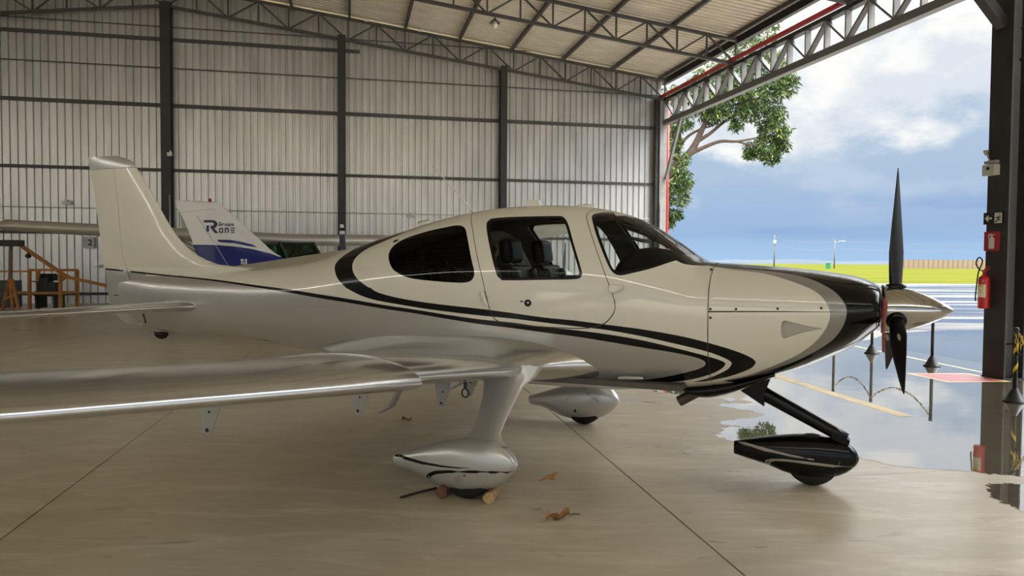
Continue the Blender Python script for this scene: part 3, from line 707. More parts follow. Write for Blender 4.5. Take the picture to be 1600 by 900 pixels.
def hull_part(name, sel, mats, parent, side, paint=None, V=None, flip=False):
    """side: -1 right, 1 left, 0 both"""
    V = HV if V is None else V
    idx = np.unique(HF[sel]); mp = -np.ones(len(V), int); mp[idx] = np.arange(len(idx)); f = mp[HF[sel]]
    vs, ns, fs, ms = [], [], [], []
    for sd in ((-1, 1) if side == 0 else (side,)):
        m = np.array([1, 1 if sd < 0 else -1, 1]); b = len(vs) and sum(len(a) for a in vs)
        vs.append(V[idx] * m); ns.append(HN[idx] * m * (-1 if flip else 1)); ff = f + b
        # orientation: make face normal agree with the analytic one
        a = vs[-1]; ft = f; fnrm = np.cross(a[ft[:, 1]] - a[ft[:, 0]], a[ft[:, 2]] - a[ft[:, 0]]); w = (fnrm * ns[-1][ft].mean(1)).sum(1) < 0
        ff = ff.copy(); ff[w] = ff[w][:, ::-1]; fs.append(ff)
        if paint is not None: ms.append(paint[sel])
    return mk(name, np.concatenate(vs), np.concatenate(fs), mats, parent, np.concatenate(ms) if ms else None, True, np.concatenate(ns))
fuselage = hull_part('fuselage', HPART == 0, PAINTS, plane, 0, HP_)
cowling = hull_part('cowling', HPART == 1, PAINTS, plane, 0, HP_)
windshield = hull_part('windshield', HPART == 3, M_GLASS, plane, 0)
hull_part('windshield_frame', HPART == 4, M_BLACK, plane, 0)
for sd in (-1, 1):
    d = hull_part('door', HPART == 2, PAINTS, plane, sd, HP_)
    hull_part('door_window', HPART == 6, M_GLASS, d, sd); hull_part('window_frame', HPART == 7, M_BLACK, d, sd)
    hull_part('rear_window', HPART == 5, M_GLASSD, plane, sd)
cab = (HC[:, 0] > -3.75) & (HC[:, 0] < -.80)
hull_part('cabin_liner', cab & np.isin(HPART, (0, 2)), M_LINER, plane, 0, None, HIN, True)
# inside of the cowl bulkheads, nose face with inlets
def ring_at(x, n=48, k=1.0):
    t = np.linspace(0.001, .999, n); a = fus(np.full(n, x), t); b = a[::-1] * np.array([1, -1, 1]); r = np.concatenate([a, b]); c = np.array([x, 0, r[:, 2].mean()]); return c + (r - c) * k
b = MB(); b.loft([ring_at(.39), ring_at(.39, k=.93) + np.array([.010, 0, 0]), ring_at(.39, k=.80) + np.array([.014, 0, 0])], True); nf = b.build('nose_face', M_BLACK, plane, True)
for s in (-1, 1):
    b = MB(); rings = []
    for x, k in ((.406, 1.0), (.411, .92), (.35, .84), (.25, .7)): rings.append([(x, s * .235 + .115 * k * math.cos(a), 1.335 + .055 * k * math.sin(a)) for a in np.linspace(0, 2 * math.pi, 20, endpoint=False)])
    b.loft(rings, True); b.build('air_inlet', M_SEAM, cowling, True)
b = MB(); b.loft([ring_at(-.80, k=.97), ring_at(-.82, k=.97)]); b.build('firewall', M_DASH, plane)
b = MB(); b.loft([ring_at(-3.74, k=.96), ring_at(-3.76, k=.96)]); b.build('cabin_bulkhead', M_LINER, plane)
# recessed duct on the cowling
dp = [fus(p[0], p[1] / QS) for p in duct_poly]; dn = [fus_normal(p[0], p[1] / QS) if False else None for p in duct_poly]
dpx = np.array([p[0] for p in duct_poly]); dcent = np.mean(dp, 0)
o_ = np.array(dp); kx = np.clip((dpx.max() - dpx) / (dpx.max() - dpx.min()), 0, 1)
inn = dcent + (o_ - dcent) * .86; inn[:, 1] += .004 + .028 * kx
for s in (-1, 1):
    m = np.array([1, -s, 1]); b = MB(); b.loft([o_ * m, inn * m], False, 0); b.F.append(tuple(range(len(o_), 2 * len(o_)))); b.M.append(0); b.build('side_duct', pbr('duct_paint', (.50, .48, .42), .4), cowling)

# --- decals cast on to real surfaces
def bvh_of(objs):
    V = []; F = []
    for o in objs:
        b = len(V); V += [tuple(v.co) for v in o.data.vertices]; F += [tuple(i + b for i in p.vertices) for p in o.data.polygons]
    return BVHTree.FromPolygons(V, F)
def decal_px(name, poly, bvh, mat, parent, step=8, off=.002, smooth_n=0, closed=True):
    if smooth_n: poly = catmull(poly, smooth_n, closed)
    v, f = tri2d(poly, step); V = []; ok = []
    for p in v:
        h = bvh.ray_cast(Vector(CA), ac_ray(*p))
        if h[0] is None: V.append((0, 0, 0)); ok.append(False); continue
        n = h[1] if h[1].dot(ac_ray(*p)) < 0 else -h[1]
        V.append(tuple(h[0] + n * off)); ok.append(True)
    ok = np.array(ok); f = f[ok[f].all(1)]
    return mk(name, V, f, mat, parent, None, True)
HB = bvh_of([fuselage, cowling])
def disc_px(u, v, r, n=12): return [(u + r * math.cos(a), v + r * math.sin(a)) for a in np.linspace(0, 2 * math.pi, n, endpoint=False)]
for u, v in ((1110, 483), (1150, 483), (1215, 482.3), (1283, 481.5), (1110, 496.5), (1111, 421.5)):
    decal_px('fastener', disc_px(u, v, 2.1), HB, M_SEAM, cowling, 4, .0025)
DOORR = [o for o in plane.children if o.name == 'door'][0]
DB = bvh_of([DOORR, fuselage, cowling])
lk = decal_px('door_lock', disc_px(825, 473.5, 5.6, 20), DB, M_BLACK, DOORR, 5, .004)
decal_px('lock_cylinder', disc_px(825.5, 473, 1.6, 10), DB, M_CHROME, DOORR, 5, .007)
decal_px('lock_placard', [(812.5, 470), (817.5, 470), (817.5, 472), (812.5, 472)], DB, M_SEAM, DOORR, 5, .003)
def bump_px(name, poly, mat, parent, h, bvh=DB):
    o = decal_px(name, poly, bvh, mat, parent, 4, h, 3); md = o.modifiers.new('s', 'SOLIDIFY'); md.thickness = h * 1.1; md.offset = -1; return o
bump_px('door_handle_fairing', [(753, 457), (757, 455), (760, 462), (765, 478), (762, 477), (756, 470)], M_PALE, DOORR, .018)
hg = bump_px('door_hinge', [(953, 447), (970, 445), (975, 447), (973, 453), (960, 458), (955, 457)], M_PALE, plane, .02)
for u, v in ((957, 450), (965, 448.5), (971, 449)): decal_px('hinge_screw', disc_px(u, v, .9, 8), bvh_of([hg]), M_SEAM, hg, 4, .001)
bump_px('grab_handle', [(656, 357), (657, 353.5), (672, 350), (674.5, 351.5), (672, 353), (659, 356)], M_PALE, plane, .02)
bump_px('side_step_fairing', [(968, 584.5), (1000, 584.5), (1004, 587), (970, 590)], M_SILV, plane, .02)

# --- nose: spinner and propeller
SPC = (.437, 0, 1.285)
b = MB(); pr = [(.163, 0.0), (.163, .02), (.158, .07), (.145, .14), (.122, .215), (.093, .285), (.060, .345), (.030, .392), (.010, .416), (.002, .422)]
b.lathe([(r, h) for r, h in pr], 40, 'x', SPC); spinner = b.build('spinner', M_CHROME, plane, True); sharp(spinner, 50)
b = MB(); b.lathe([(.150, -.022), (.168, -.020), (.168, -.004), (.150, -.002)], 40, 'x', SPC); b.build('spinner_backplate', M_BLACK, spinner, True)
for k in range(14):
    a = k * 2 * math.pi / 14 + .1; c = (SPC[0] + .012, .164 * math.cos(a), SPC[2] + .164 * math.sin(a))
    b = MB(); b.lathe([(.005, -.003), (.005, .003)], 8, 'x', (0, 0, 0)); o = b.build('rivet', M_STEELG, spinner); o.location = c
def blade():
    rings = []; R0, R1 = .12, .975
    for k in range(26):
        f = k / 25; r = R0 + (R1 - R0) * f
        ch = float(np.interp(f, [0, .05, .15, .32, .55, .8, .93, .98, 1], [.085, .090, .108, .130, .106, .065, .036, .020, .004])); tk = float(np.interp(f, [0, .1, .3, 1], [.07, .045, .024, .006]))
        pitch = math.radians(float(np.interp(f, [0, .3, 1], [58, 48, 26]))); R = []
        for a in np.linspace(0, 2 * math.pi, 20, endpoint=False):
            u = math.cos(a) * ch / 2; w = math.sin(a) * tk / 2 * (1 if f < .08 else (1 - .35 * math.cos(a)))
            R.append((u * math.sin(pitch) + w * math.cos(pitch), u * math.cos(pitch) - w * math.sin(pitch), r))
        rings.append(R)
    b = MB(); b.loft(rings); return b
for k, ang in enumerate((math.radians(-2.5), math.radians(117.5), math.radians(237.5))):
    o = blade().build('propeller_blade', M_BLADE, plane, True); o.location = (SPC[0] + .068, 0, SPC[2]); o.rotation_euler = (ang, 0, 0)
    b = MB(); b.lathe([(.058, .08), (.066, .158), (.060, .172), (.04, .175)], 20); q = b.build('blade_cuff', M_BLACK, o, True)
    if k:
        me_ = o.data; Mx = Matrix.Translation(o.location) @ Matrix.Rotation(ang, 4, 'X'); bv = BVHTree.FromPolygons([tuple(Mx @ v.co) for v in me_.vertices], [tuple(p.vertices) for p in me_.polygons])
        cu, cv = ((1405, 527) if k == 1 else (1386.5, 527)); e_ = [(cu + 2.6 * math.cos(a) + 1.2 * math.sin(a), cv + 5.5 * math.sin(a)) for a in np.linspace(0, 2 * math.pi, 14, endpoint=False)]
        bd = decal_px('blade_badge', e_, bv, pbr('badge_beige', (.55, .47, .36), .4), None, 4, .002)
        if len(bd.data.polygons): bd.parent = o; bd.matrix_parent_inverse = Mx.inverted()
        else: bpy.data.objects.remove(bd)
# --- flying surfaces
def foil(xle, chord, t, z, n=22, camber=.02, twist=0.0, droop=0.0):
    s = (1 - np.cos(np.linspace(0, math.pi, n))) / 2
    yt = 5 * t * (.2969 * np.sqrt(s) - .126 * s - .3516 * s**2 + .2843 * s**3 - .1036 * s**4); yc = camber * 4 * s * (1 - s) - droop * (1 - s) ** 6
    up = np.stack([s, yc + yt], 1); lo = np.stack([s, yc - yt], 1)
    P = np.concatenate([up[::-1], lo[1:-1]]); P = P * chord; a = twist; x = P[:, 0] * math.cos(a) + P[:, 1] * math.sin(a); zz = -P[:, 0] * math.sin(a) + P[:, 1] * math.cos(a)
    return xle - x, z + zz
def span_loft(secs, sgn):
    rings = []
    for y, xle, ch, t, z, *r in secs:
        X, Z = foil(xle, ch, t, z, camber=r[0] if r else .02, twist=r[1] if len(r) > 1 else .02, droop=r[2] if len(r) > 2 else 0); rings.append([(X[i], sgn * y, Z[i]) for i in range(len(X))])
    b = MB(); b.loft(rings); return b
Z0, DIH = .790, .098
def wz(y): return Z0 + DIH * (y - .5)
inner = [(.40, -1.30, 2.75, .16, .84, .02, .0), (.52, -1.42, 2.50, .155, .845, .02, .005), (.60, -1.60, 2.10, .15, .840, .02, .01), (.70, -1.76, 1.80, .150, .838, .02, .015), (.85, -1.88, 1.58, .15, wz(.85) + .01), (1.05, -1.95, 1.46, .15, wz(1.05)), (1.5, -1.985, 1.41, .145, wz(1.5)), (2.22, -2.01, 1.34, .134, wz(2.22))]
outer = [(2.225, -1.955, 1.40, .132, wz(2.225) - .004, .02, .032, .02), (3.2, -1.975, 1.20, .126, wz(3.2) - .004, .02, .032, .02), (4.4, -2.005, 1.02, .122, wz(4.4) - .004, .02, .032, .02), (5.4, -2.04, .92, .12, wz(5.4), .02, .02, .015), (5.65, -2.10, .90, .13, wz(5.65) + .01), (5.78, -2.22, .70, .10, wz(5.78) + .02), (5.84, -2.38, .45, .06, wz(5.84) + .025)]
WOBJ = {}
for s in (-1, 1):
    w = span_loft(inner, s).build('wing', M_WING, plane, True); sharp(w, 60); WOBJ[s] = w
    o = span_loft(outer, s).build('outer_wing', M_WING, w, True); sharp(o, 60); WOBJ[s, 'o'] = o
    # hinge plates under the trailing edge
    for px in ((325, 642, 680), (560, 620, 648), (690, 606, 635)):
        T_ = acx(px[0], px[2], -2.90); y = abs(T_[1]); zb_ = T_[2]; z1 = zb_ + .26; L = .15
        b = MB(); b.prism([(-2.90 + .09, z1), (-2.90 - .065, z1), (-2.90 - .06, zb_ + L), (-2.90 - .028, zb_ + .012), (-2.90 - .012, zb_), (-2.90 + .012, zb_), (-2.90 + .026, zb_ + .015), (-2.90 + .085, zb_ + L)], (0, s * y - .005, 0), (1, 0, 0), (0, 0, 1), (0, .010, 0)); h = b.build('hinge_plate', pbr('hinge_paint', (.50, .50, .48), .4, metal=.2), w)
        b = MB(); b.lathe([(.011, -.009), (.011, .009)], 12, 'y', (-2.90, s * y, zb_ + .028)); b.build('hinge_bolt', M_SEAM, h)
        b = MB(); b.lathe([(.007, -.009), (.007, .009)], 10, 'y', (-2.885, s * y, zb_ + .125)); b.build('hinge_bolt', M_SEAM, h)
    P = acx(727, 606, -2.2); b = MB(); yy = abs(P[1])
    b.tube([(-2.2, s * yy, P[2] + .04), (-2.2, s * yy, P[2] - .005)], .012, 8); b.tube([(-2.2 + .026 * math.cos(a), s * yy, P[2] - .035 + .03 * math.sin(a)) for a in np.linspace(0, 2 * math.pi, 17)], .006, 6); b.build('tie_down_ring', M_SEAM, w)
    P0 = acp(626, 612, -.62); P1 = acp(612, 634, -.62); P2 = acp(596, 643, -.62)
    b = MB(); q0, q1, q2 = (np.array([p[0], s * .62, p[2]]) for p in (P0, P1, P2)); b.bar(q0 + np.array([.03, 0, .08]), q1, .07, .022); b.bar(q1 + np.array([.01, 0, .004]), q2, .10, .018); b.build('boarding_step', M_STEELG, plane)
# stabiliser
stab = [(.05, -5.62, 1.00, .12, 1.125, 0, .0), (.17, -5.72, .93, .12, 1.125, 0, .0), (.24, -5.80, .84, .11, 1.125, 0, 0), (.6, -5.86, .76, .10, 1.125, 0, 0), (1.80, -6.03, .56, .10, 1.125, 0, 0), (1.92, -6.07, .50, .09, 1.125, 0, 0), (1.95, -6.14, .38, .05, 1.125, 0, 0)]
for s in (-1, 1): sharp(span_loft(stab, s).build('stabilizer', M_WING, plane, True), 60)

# --- fin and rudder: thin body lofted upwards
fin_px_le = [(420, 421), (380, 421.5), (345, 414), (320, 405), (300, 393), (285, 379), (270, 360), (255, 335), (240, 307), (226, 283), (213, 262)]
fle = np.array([acp(*p) for p in fin_px_le]); fin_le = pchip(fle[:, 2][np.argsort(fle[:, 2])] + np.arange(len(fle)) * 1e-6, fle[:, 0][np.argsort(fle[:, 2])])
te = np.array([acp(*p) for p in ((137, 247), (140, 262), (150, 320), (163, 415), (172, 470), (182, 492), (200, 508))]); fin_te = pchip(te[:, 2][::-1], te[:, 0][::-1])
hl = np.array([acp(*p) for p in ((183, 262), (190, 330), (196, 400), (208, 445), (220, 500))]); fin_hl = pchip(hl[:, 2][::-1], hl[:, 0][::-1])
def fin_half(x, xle, xte, th): s = np.clip((xle - x) / (xle - xte), 0, 1); return np.maximum(5 * th * (.2969 * np.sqrt(s) - .126 * s - .3516 * s**2 + .2843 * s**3 - .1036 * s**4), .002)
def fin_ring(z, xa, xb, n=16):
    xle, xte = float(fin_le(z)), float(fin_te(z)); th = min(.11 * (xle - xte), .125) * min(1, max(.35, (z - 1.2) / .4)); s = (1 - np.cos(np.linspace(0, math.pi, n))) / 2; X = xa + (xb - xa) * s
    Y = fin_half(X, xle, xte, th); return [(X[i], -Y[i], z) for i in range(n)] + [(X[i], Y[i], z) for i in range(n - 1, -1, -1)]
zlo = float(fle[:, 2].min()); ztop = float(acp(213, 262)[2])
zs = [1.36, 1.42, 1.46, zlo + .002, zlo + .012, zlo + .022, zlo + .032] + list(np.linspace(zlo + .05, ztop, 26))
b = MB(); b.loft([fin_ring(z, float(fin_le(z)), float(fin_hl(z)) + .003) for z in zs]); fin = b.build('fin', [M_PALE, M_SILV], plane, True); sharp(fin, 50)
_a, _c = acp(203, 425), acp(290, 433.8)
for p in fin.data.polygons: p.material_index = 1 if p.center.z < _a[2] + (p.center.x - _a[0]) * (_c[2] - _a[2]) / (_c[0] - _a[0]) else 0
zr_ = list(np.linspace(1.0, ztop, 22)); zsplit = float(acp(180, 421)[2])
def rud_ring(z):
    if z > 1.46: return fin_ring(z, float(fin_hl(z)) - .003, float(fin_te(z)))
    xa, xb = float(fin_hl(z)) - .003, float(fin_te(z)); n = 16; s = (1 - np.cos(np.linspace(0, math.pi, n))) / 2; X = xa + (xb - xa) * s; Y = .028 * (1 - s) ** .7 + .003
    return [(X[i], -Y[i], z) for i in range(n)] + [(X[i], Y[i], z) for i in range(n - 1, -1, -1)]
b = MB(); zz = [z for z in np.linspace(zsplit, ztop, 18)]; b.loft([rud_ring(z) for z in zz]); rud = b.build('rudder', M_PALE, plane, True); sharp(rud, 50)
b = MB(); b.loft([rud_ring(z) for z in np.linspace(float(acp(195, 505)[2]), zsplit, 12)]); sharp(b.build('rudder_foot', M_SILV, rud, True), 50)
b = MB(); rings = []
for f in np.linspace(0, 1, 7):
    z = ztop + .004 + f * (float(acp(150, 246)[2]) - ztop); xle = float(fin_le(ztop)) - .30 * f ** 2.2; xte = float(fin_te(min(z, te[0, 2]))) ; n = 16; s = (1 - np.cos(np.linspace(0, math.pi, n))) / 2; X = xle + (xte - xle) * s; Y = fin_half(X, xle, xte, .085 * (1 - .75 * f ** 2)); rings.append([(X[i], -Y[i], z) for i in range(n)] + [(X[i], Y[i], z) for i in range(n - 1, -1, -1)])
b.loft(rings); sharp(b.build('fin_cap', M_PANT, plane, True), 50)
b = MB(); P = acp(155, 416); b.tube([(P[0] + .05, 0, P[2]), (P[0], 0, P[2]), (P[0] - .07, 0, P[2] - .005)], [.022, .016, .002], 8); b.build('tail_light', M_STEELL, rud)
FBV = bvh_of([fin, rud] + [c for c in rud.children] + [fuselage])
decal_px('rudder_stripe', [(165, 419.1), (190, 421.6), (201.5, 422.8), (201.5, 425.2), (190, 424), (165, 421.5)], bvh_of([rud] + list(rud.children)), M_BLACK, rud, 6, .003)
decal_px('fin_stripe', [(204.5, 423.2), (230, 426), (260, 429.2), (300, 433.2), (300, 435.6), (260, 431.6), (230, 428.4), (204.5, 425.6)], FBV, M_BLACK, fin, 6, .003)
decal_px('trim_mark', [(178, 461), (186, 460), (186, 461.5), (178, 462.5)], FBV, M_SEAM, rud, 6, .003)
decal_px('rudder_gap', [(222.5, 490), (225.5, 490), (229.5, 504), (227, 506)], FBV, M_SEAM, plane, 6, .003)
b = MB(); P = acp(252, 526); b.loft([[(P[0] + k * math.cos(a), .035 * k / .1 * math.sin(a), P[2] + z) for a in np.linspace(0, 2 * math.pi, 14, endpoint=False)] for k, z in ((.10, .05), (.095, .015), (.07, -.01), (.02, -.025))]); b.build('tail_skid', M_BLACK, plane, True)

# --- landing gear
def pod(top, bot, y0, wid, sgn=1, n=20):
    """streamlined pod; top and bottom outline from photo points on the plane y0"""
    T = np.array([acp(*p, y0) for p in top]); B = np.array([acp(*p, y0) for p in bot]); T = T[np.argsort(T[:, 0])]; B = B[np.argsort(B[:, 0])]
    ft, fb = pchip(T[:, 0], T[:, 2]), pchip(B[:, 0], B[:, 2]); xa, xb = max(T[0, 0], B[0, 0]), min(T[-1, 0], B[-1, 0])
    rings = []; s = (1 - np.cos(np.linspace(.0, math.pi, 26))) / 2
    for q in s:
        x = xa + (xb - xa) * q; w = wid * float(np.interp(q, [0, .01, .15, .35, .6, .8, .92, .98, 1], [.26, .34, .58, .85, 1, .93, .66, .36, .12])); zt_, zb_ = float(ft(x)), float(fb(x)); zt_ = max(zt_, zb_ + .004); zc = (zt_ + zb_) / 2; R = []
        for a in np.linspace(0, 2 * math.pi, n, endpoint=False):
            c, d = math.cos(a), math.sin(a); R.append((x, y0 * sgn + w * math.copysign(abs(c) ** .8, c), zc + (zt_ - zb_) / 2 * math.copysign(abs(d) ** .8, d)))
        rings.append(R)
    b = MB(); b.loft(rings); return b
YM = 1.28
m_top = [(617, 709), (650, 700), (690, 688.5), (715, 684.5), (740, 684), (765, 686.5), (785, 695), (798, 708), (805, 718), (808, 727)]
m_bot = [(617, 722), (622, 729), (640, 733), (665, 744), (690, 758), (710, 764), (745, 766), (770, 763), (788, 754), (800, 743), (806, 734), (808, 729)]
def tire(r, w, c):
    b = MB(); b.lathe([(r * .5, -w / 2), (r * .85, -w / 2), (r * .97, -w * .36), (r, -w * .15), (r, w * .15), (r * .97, w * .36), (r * .85, w / 2), (r * .5, w / 2)], 32, 'y', c); return b
wheel_c = to_ac(on_ground(741, 771)); WX = float(wheel_c[0])
PANTS = {}
for s in (-1, 1):
    o = pod(m_top, m_bot, -YM, .115, 1).build('wheel_pant', M_PANT, plane, True)
    if s == 1:
        for v in o.data.vertices: v.co.y = -v.co.y
        o.data.flip_normals()
    PANTS[s] = o
    tire(.185, .15, (WX, s * YM, .185)).build('tire', M_RUBBER, plane, True)
    b = MB(); rings = []
    for f, xa, xb, y, z in ((0, -1.76, -2.28, .87, .85), (.05, -1.80, -2.23, .89, .79), (.14, -1.88, -2.19, .935, .72), (.28, -1.905, -2.165, 1.0, .65), (.6, -1.925, -2.14, 1.14, .52), (.82, -1.93, -2.145, 1.22, .44), (.93, -1.90, -2.19, 1.255, .40), (1.0, -1.84, -2.30, 1.28, .365)):
        sI = (1 - np.cos(np.linspace(0, math.pi, 12))) / 2; X = xa + (xb - xa) * sI; th = .16 * (1 + .7 * max(0, f - .85) / .15 + .8 * max(0, .1 - f) / .1); Y = fin_half(X, xa, xb, th * min(.28, xa - xb))
        rings.append([(X[i], s * (y - Y[i]), z - .35 * Y[i]) for i in range(12)] + [(X[i], s * (y + Y[i]), z + .35 * Y[i]) for i in range(11, -1, -1)])
    b.loft(rings); sharp(b.build('gear_leg', M_PANT, plane, True), 60)
PB_ = bvh_of([PANTS[-1]])
decal_px('pant_stripe', [(617, 711), (626, 710), (640, 715), (660, 721), (690, 727), (715, 730), (740, 731.5), (715, 732), (690, 730), (660, 725.5), (635, 718.5), (617, 713)], PB_, M_BLACK, PANTS[-1], 5, .002)
decal_px('pant_stripe', [(803, 735.5), (795, 737), (770, 736), (740, 735), (700, 734.5), (680, 735.5), (670, 739), (666, 744), (668, 750), (675, 754), (672, 748), (675, 743), (683, 740.5), (700, 739), (740, 739.3), (770, 739.7), (792, 739.7)], PB_, M_BLACK, PANTS[-1], 5, .002)
decal_px('access_cover', disc_px(715.5, 748.5, 6, 18), PB_, M_SILV, PANTS[-1], 5, .003)
decal_px('access_screw', disc_px(726, 743, 2.2, 10), PB_, M_CHROME, PANTS[-1], 5, .003)
LB_ = bvh_of([PANTS[1]])
decal_px('pant_screw', disc_px(898.5, 642, 2.4, 12), LB_, M_SEAM, PANTS[1], 5, .002)
for pl in ([(885, 622), (887, 622), (888, 648), (886, 648)], [(913, 605), (917, 613), (936, 627), (937, 651), (935, 651), (934, 628), (915, 615), (911, 605)]): decal_px('panel_seam', pl, LB_, M_STEELG, PANTS[1], 5, .002)
n_top = [(1145, 689), (1180, 684), (1220, 679.5), (1250, 678), (1275, 679), (1300, 684), (1320, 691), (1335, 701), (1341, 711), (1343, 718)]
n_bot = [(1147, 708), (1165, 714), (1200, 725), (1235, 739), (1260, 744), (1300, 744.5), (1320, 739), (1333, 731), (1340, 724), (1342, 720)]
npant = pod(n_top, n_bot, 0.0, .115).build('nose_wheel_pant', M_BLACK, plane, True)
P = to_ac(on_ground(1268, 755)); tire(.185, .13, (float(P[0]), 0, .185)).build('tire', M_RUBBER, plane, True)
NB_ = bvh_of([npant])
MST = pbr('stripe_grey', (.36, .34, .30), .3)
decal_px('pant_stripe', [(1152, 690), (1165, 691), (1200, 701), (1235, 710), (1272, 717.5), (1272, 719.5), (1235, 713.5), (1195, 705), (1160, 694)], NB_, MST, npant, 5, .002)
decal_px('pant_stripe', [(1195, 721), (1197, 718), (1206, 716.5), (1225, 717), (1260, 721), (1300, 726), (1338, 728.5), (1332, 732), (1300, 730), (1260, 725), (1230, 721), (1210, 720), (1204, 722), (1204, 727), (1198, 724)], NB_, MST, npant, 5, .002)
decal_px('panel_seam', [(1319.5, 694), (1321, 694), (1312, 724), (1305, 743), (1303.5, 743), (1310.5, 724)], NB_, pbr('seam_grey', (.12, .12, .12), .5), npant, 5, .002)
ptop, pbot = acp(1178, 606), acp(1322, 686)
b = MB(); rings = []
for f in np.linspace(0, 1, 8):
    c = ptop + (pbot - ptop) * f; w = .055 - .015 * f; d = .055 - .012 * f; dirv = (pbot - ptop) / np.linalg.norm(pbot - ptop); nv = np.array([-dirv[2], 0, dirv[0]])
    rings.append([c + nv * d * math.cos(a) + np.array([0, w, 0]) * math.sin(a) for a in np.linspace(0, 2 * math.pi, 14, endpoint=False)])
b.loft(rings); strut = b.build('nose_gear_leg', M_BLACK, plane, True)
q = [acp(*p) for p in ((1150, 598), (1152, 604), (1195, 633), (1196, 612), (1204, 592), (1200, 586))]
b = MB(); b.prism([(p[0], p[2]) for p in q], (0, -.06, 0), (1, 0, 0), (0, 0, 1), (0, .12, 0)); b.build('leg_fairing', M_BLACK, strut)
q = [acp(*p) for p in ((1298, 672), (1318, 680), (1328, 687), (1326, 694), (1318, 692), (1300, 684))]
b = MB(); b.prism([(p[0], p[2]) for p in q], (0, -.05, 0), (1, 0, 0), (0, 0, 1), (0, .10, 0)); b.build('leg_fork', M_BLACK, strut)
# black lower cowl lip and exhaust
tp = [(1062, 600), (1085, 598), (1120, 594), (1160, 588), (1195, 582), (1215, 577)]; bt = [(1066, 604), (1080, 606), (1092, 616), (1110, 617), (1140, 612), (1165, 604), (1190, 594), (1210, 584)]
b = MB(); rings = []; T = np.array([acp(*p) for p in tp]); B_ = np.array([acp(*p) for p in bt]); ft, fb = pchip(T[:, 0], T[:, 2] + .03), pchip(B_[:, 0], B_[:, 2])
for x in np.linspace(T[0, 0] + .01, T[-1, 0], 18):
    z1, z0 = float(ft(x)), float(fb(x)); w = .30; rings.append([(x, w * math.copysign(abs(math.cos(a)) ** .7, math.cos(a)), (z0 + z1) / 2 + (z1 - z0) / 2 * math.copysign(abs(math.sin(a)) ** .9, math.sin(a))) for a in np.linspace(0, 2 * math.pi, 20, endpoint=False)])
b.loft(rings); b.build('lower_cowl_lip', M_BLACK, plane, True)
for s in (-1, 1):
    a_, c_ = acp(1105, 604, -.20), acp(1061, 627, -.20)
    b = MB(); pts = [np.array([p[0], s * .2, p[2]]) for p in (a_, c_)]; b.tube(pts, .040, 16, 0, False); b.tube(pts[::-1], .034, 16, 0, False); b.build('exhaust_pipe', pbr('exhaust_steel', (.10, .085, .07), .45, metal=.6), plane, True)
# --- antennas
P = acp(834, 319); b = MB(); b.loft([[(P[0] + sx * .5 * l, sy * w, P[2] + z) for sx, sy in ((-1, -1), (1, -1), (1, 1), (-1, 1))] for l, w, z in ((.125, .02, -.03), (.12, .018, .0), (.095, .008, .035))]); b.build('roof_antenna', M_PALE, plane)
P = acp(915, 322); b = MB(); b.loft([[(P[0] + r * math.cos(a), r * .6 * math.sin(a), P[2] + z) for a in np.linspace(0, 2 * math.pi, 16, endpoint=False)] for r, z in ((.09, -.03), (.085, .0), (.06, .012), (.02, .016))]); b.build('roof_puck', M_PALE, plane, True)
p0, p1 = acp(742, 331), acp(675, 259); b = MB(); b.tube([p0 - np.array([0, 0, .02]), p0 + (p1 - p0) * .5, p1], [.009, .006, .003], 8); b.tube([p0 - np.array([.05, 0, .03]), p0 + (p1 - p0) * .08], [.02, .008], 8); b.build('whip_antenna', M_WHITE, plane, True)
# --- cabin
b = MB(); b.loft([[(x, y, z) for y, z in ((-.56, .70), (.56, .70), (.56, .74), (-.56, .74))] for x in (-3.7, -.85)]); b.build('cabin_floor', M_LINER, plane)
def seat(x, y, bw=.46):
    t = empty('seat', (0, 0, 0), parent=plane); t.location = (x, y, 0)
    def cushion(c, d, name, rot=0.0, bev=.05):
        bm = bmesh.new(); bmesh.ops.create_cube(bm, size=1); bmesh.ops.scale(bm, vec=d, verts=bm.verts); bmesh.ops.bevel(bm, geom=bm.edges[:], offset=bev, segments=4, profile=.6, affect='EDGES')
        bmesh.ops.rotate(bm, verts=bm.verts, matrix=Matrix.Rotation(rot, 3, 'Y')); bmesh.ops.translate(bm, vec=c, verts=bm.verts)
        me = bpy.data.meshes.new(name); bm.to_mesh(me); bm.free(); me.materials.append(M_LEATHER); [setattr(p, 'use_smooth', True) for p in me.polygons]; return link(bpy.data.objects.new(name, me), t)
    cushion((.05, 0, .98), (.50, bw, .14), 'seat_cushion'); bk = cushion((-.22, 0, 1.27), (.13, bw, .60), 'backrest', -.20)
    cushion((-.31, 0, 1.68), (.11, .27, .20), 'headrest', -.15)
    for s in (-1, 1):
        cushion((-.18, s * (bw / 2 - .05), 1.27), (.13, .09, .54), 'backrest_bolster', -.20, .035)
    b = MB()
    for s in (-1, 1): b.tube([(-.28, s * .06, 1.54), (-.30, s * .06, 1.64)], .009, 8); b.tube(catmull([(-.14, s * .13, 1.02), (-.165, s * .14, 1.2), (-.215, s * .14, 1.4), (-.265, s * .12, 1.56)], 4), .007, 6)
    b.build('chrome_trim', M_CHROME, t, True)
    b = MB(); b.box((.0, 0, .82), (.40, .36, .20)); b.build('seat_base', M_DASH, t)
    return t
px_h = acp(805, 375, -.30); px_h2 = acp(850, 388, .30)
seat(-1.96, -.27); seat(-1.90, .27); seat(-2.95, -.25, .42); seat(-2.95, .25, .42)
b = MB(); rings = []
for x, zt_ in ((-1.42, 1.50), (-1.36, 1.65), (-1.28, 1.705), (-1.18, 1.715), (-1.06, 1.695), (-.95, 1.66), (-.86, 1.615)):
    wv = float(fw(x)) - .05; rings.append([(x, wv * math.cos(a) if True else 0, 1.12 + (zt_ - 1.12) * max(0, math.sin(a)) ** .45) for a in np.linspace(0, math.pi, 17)] )
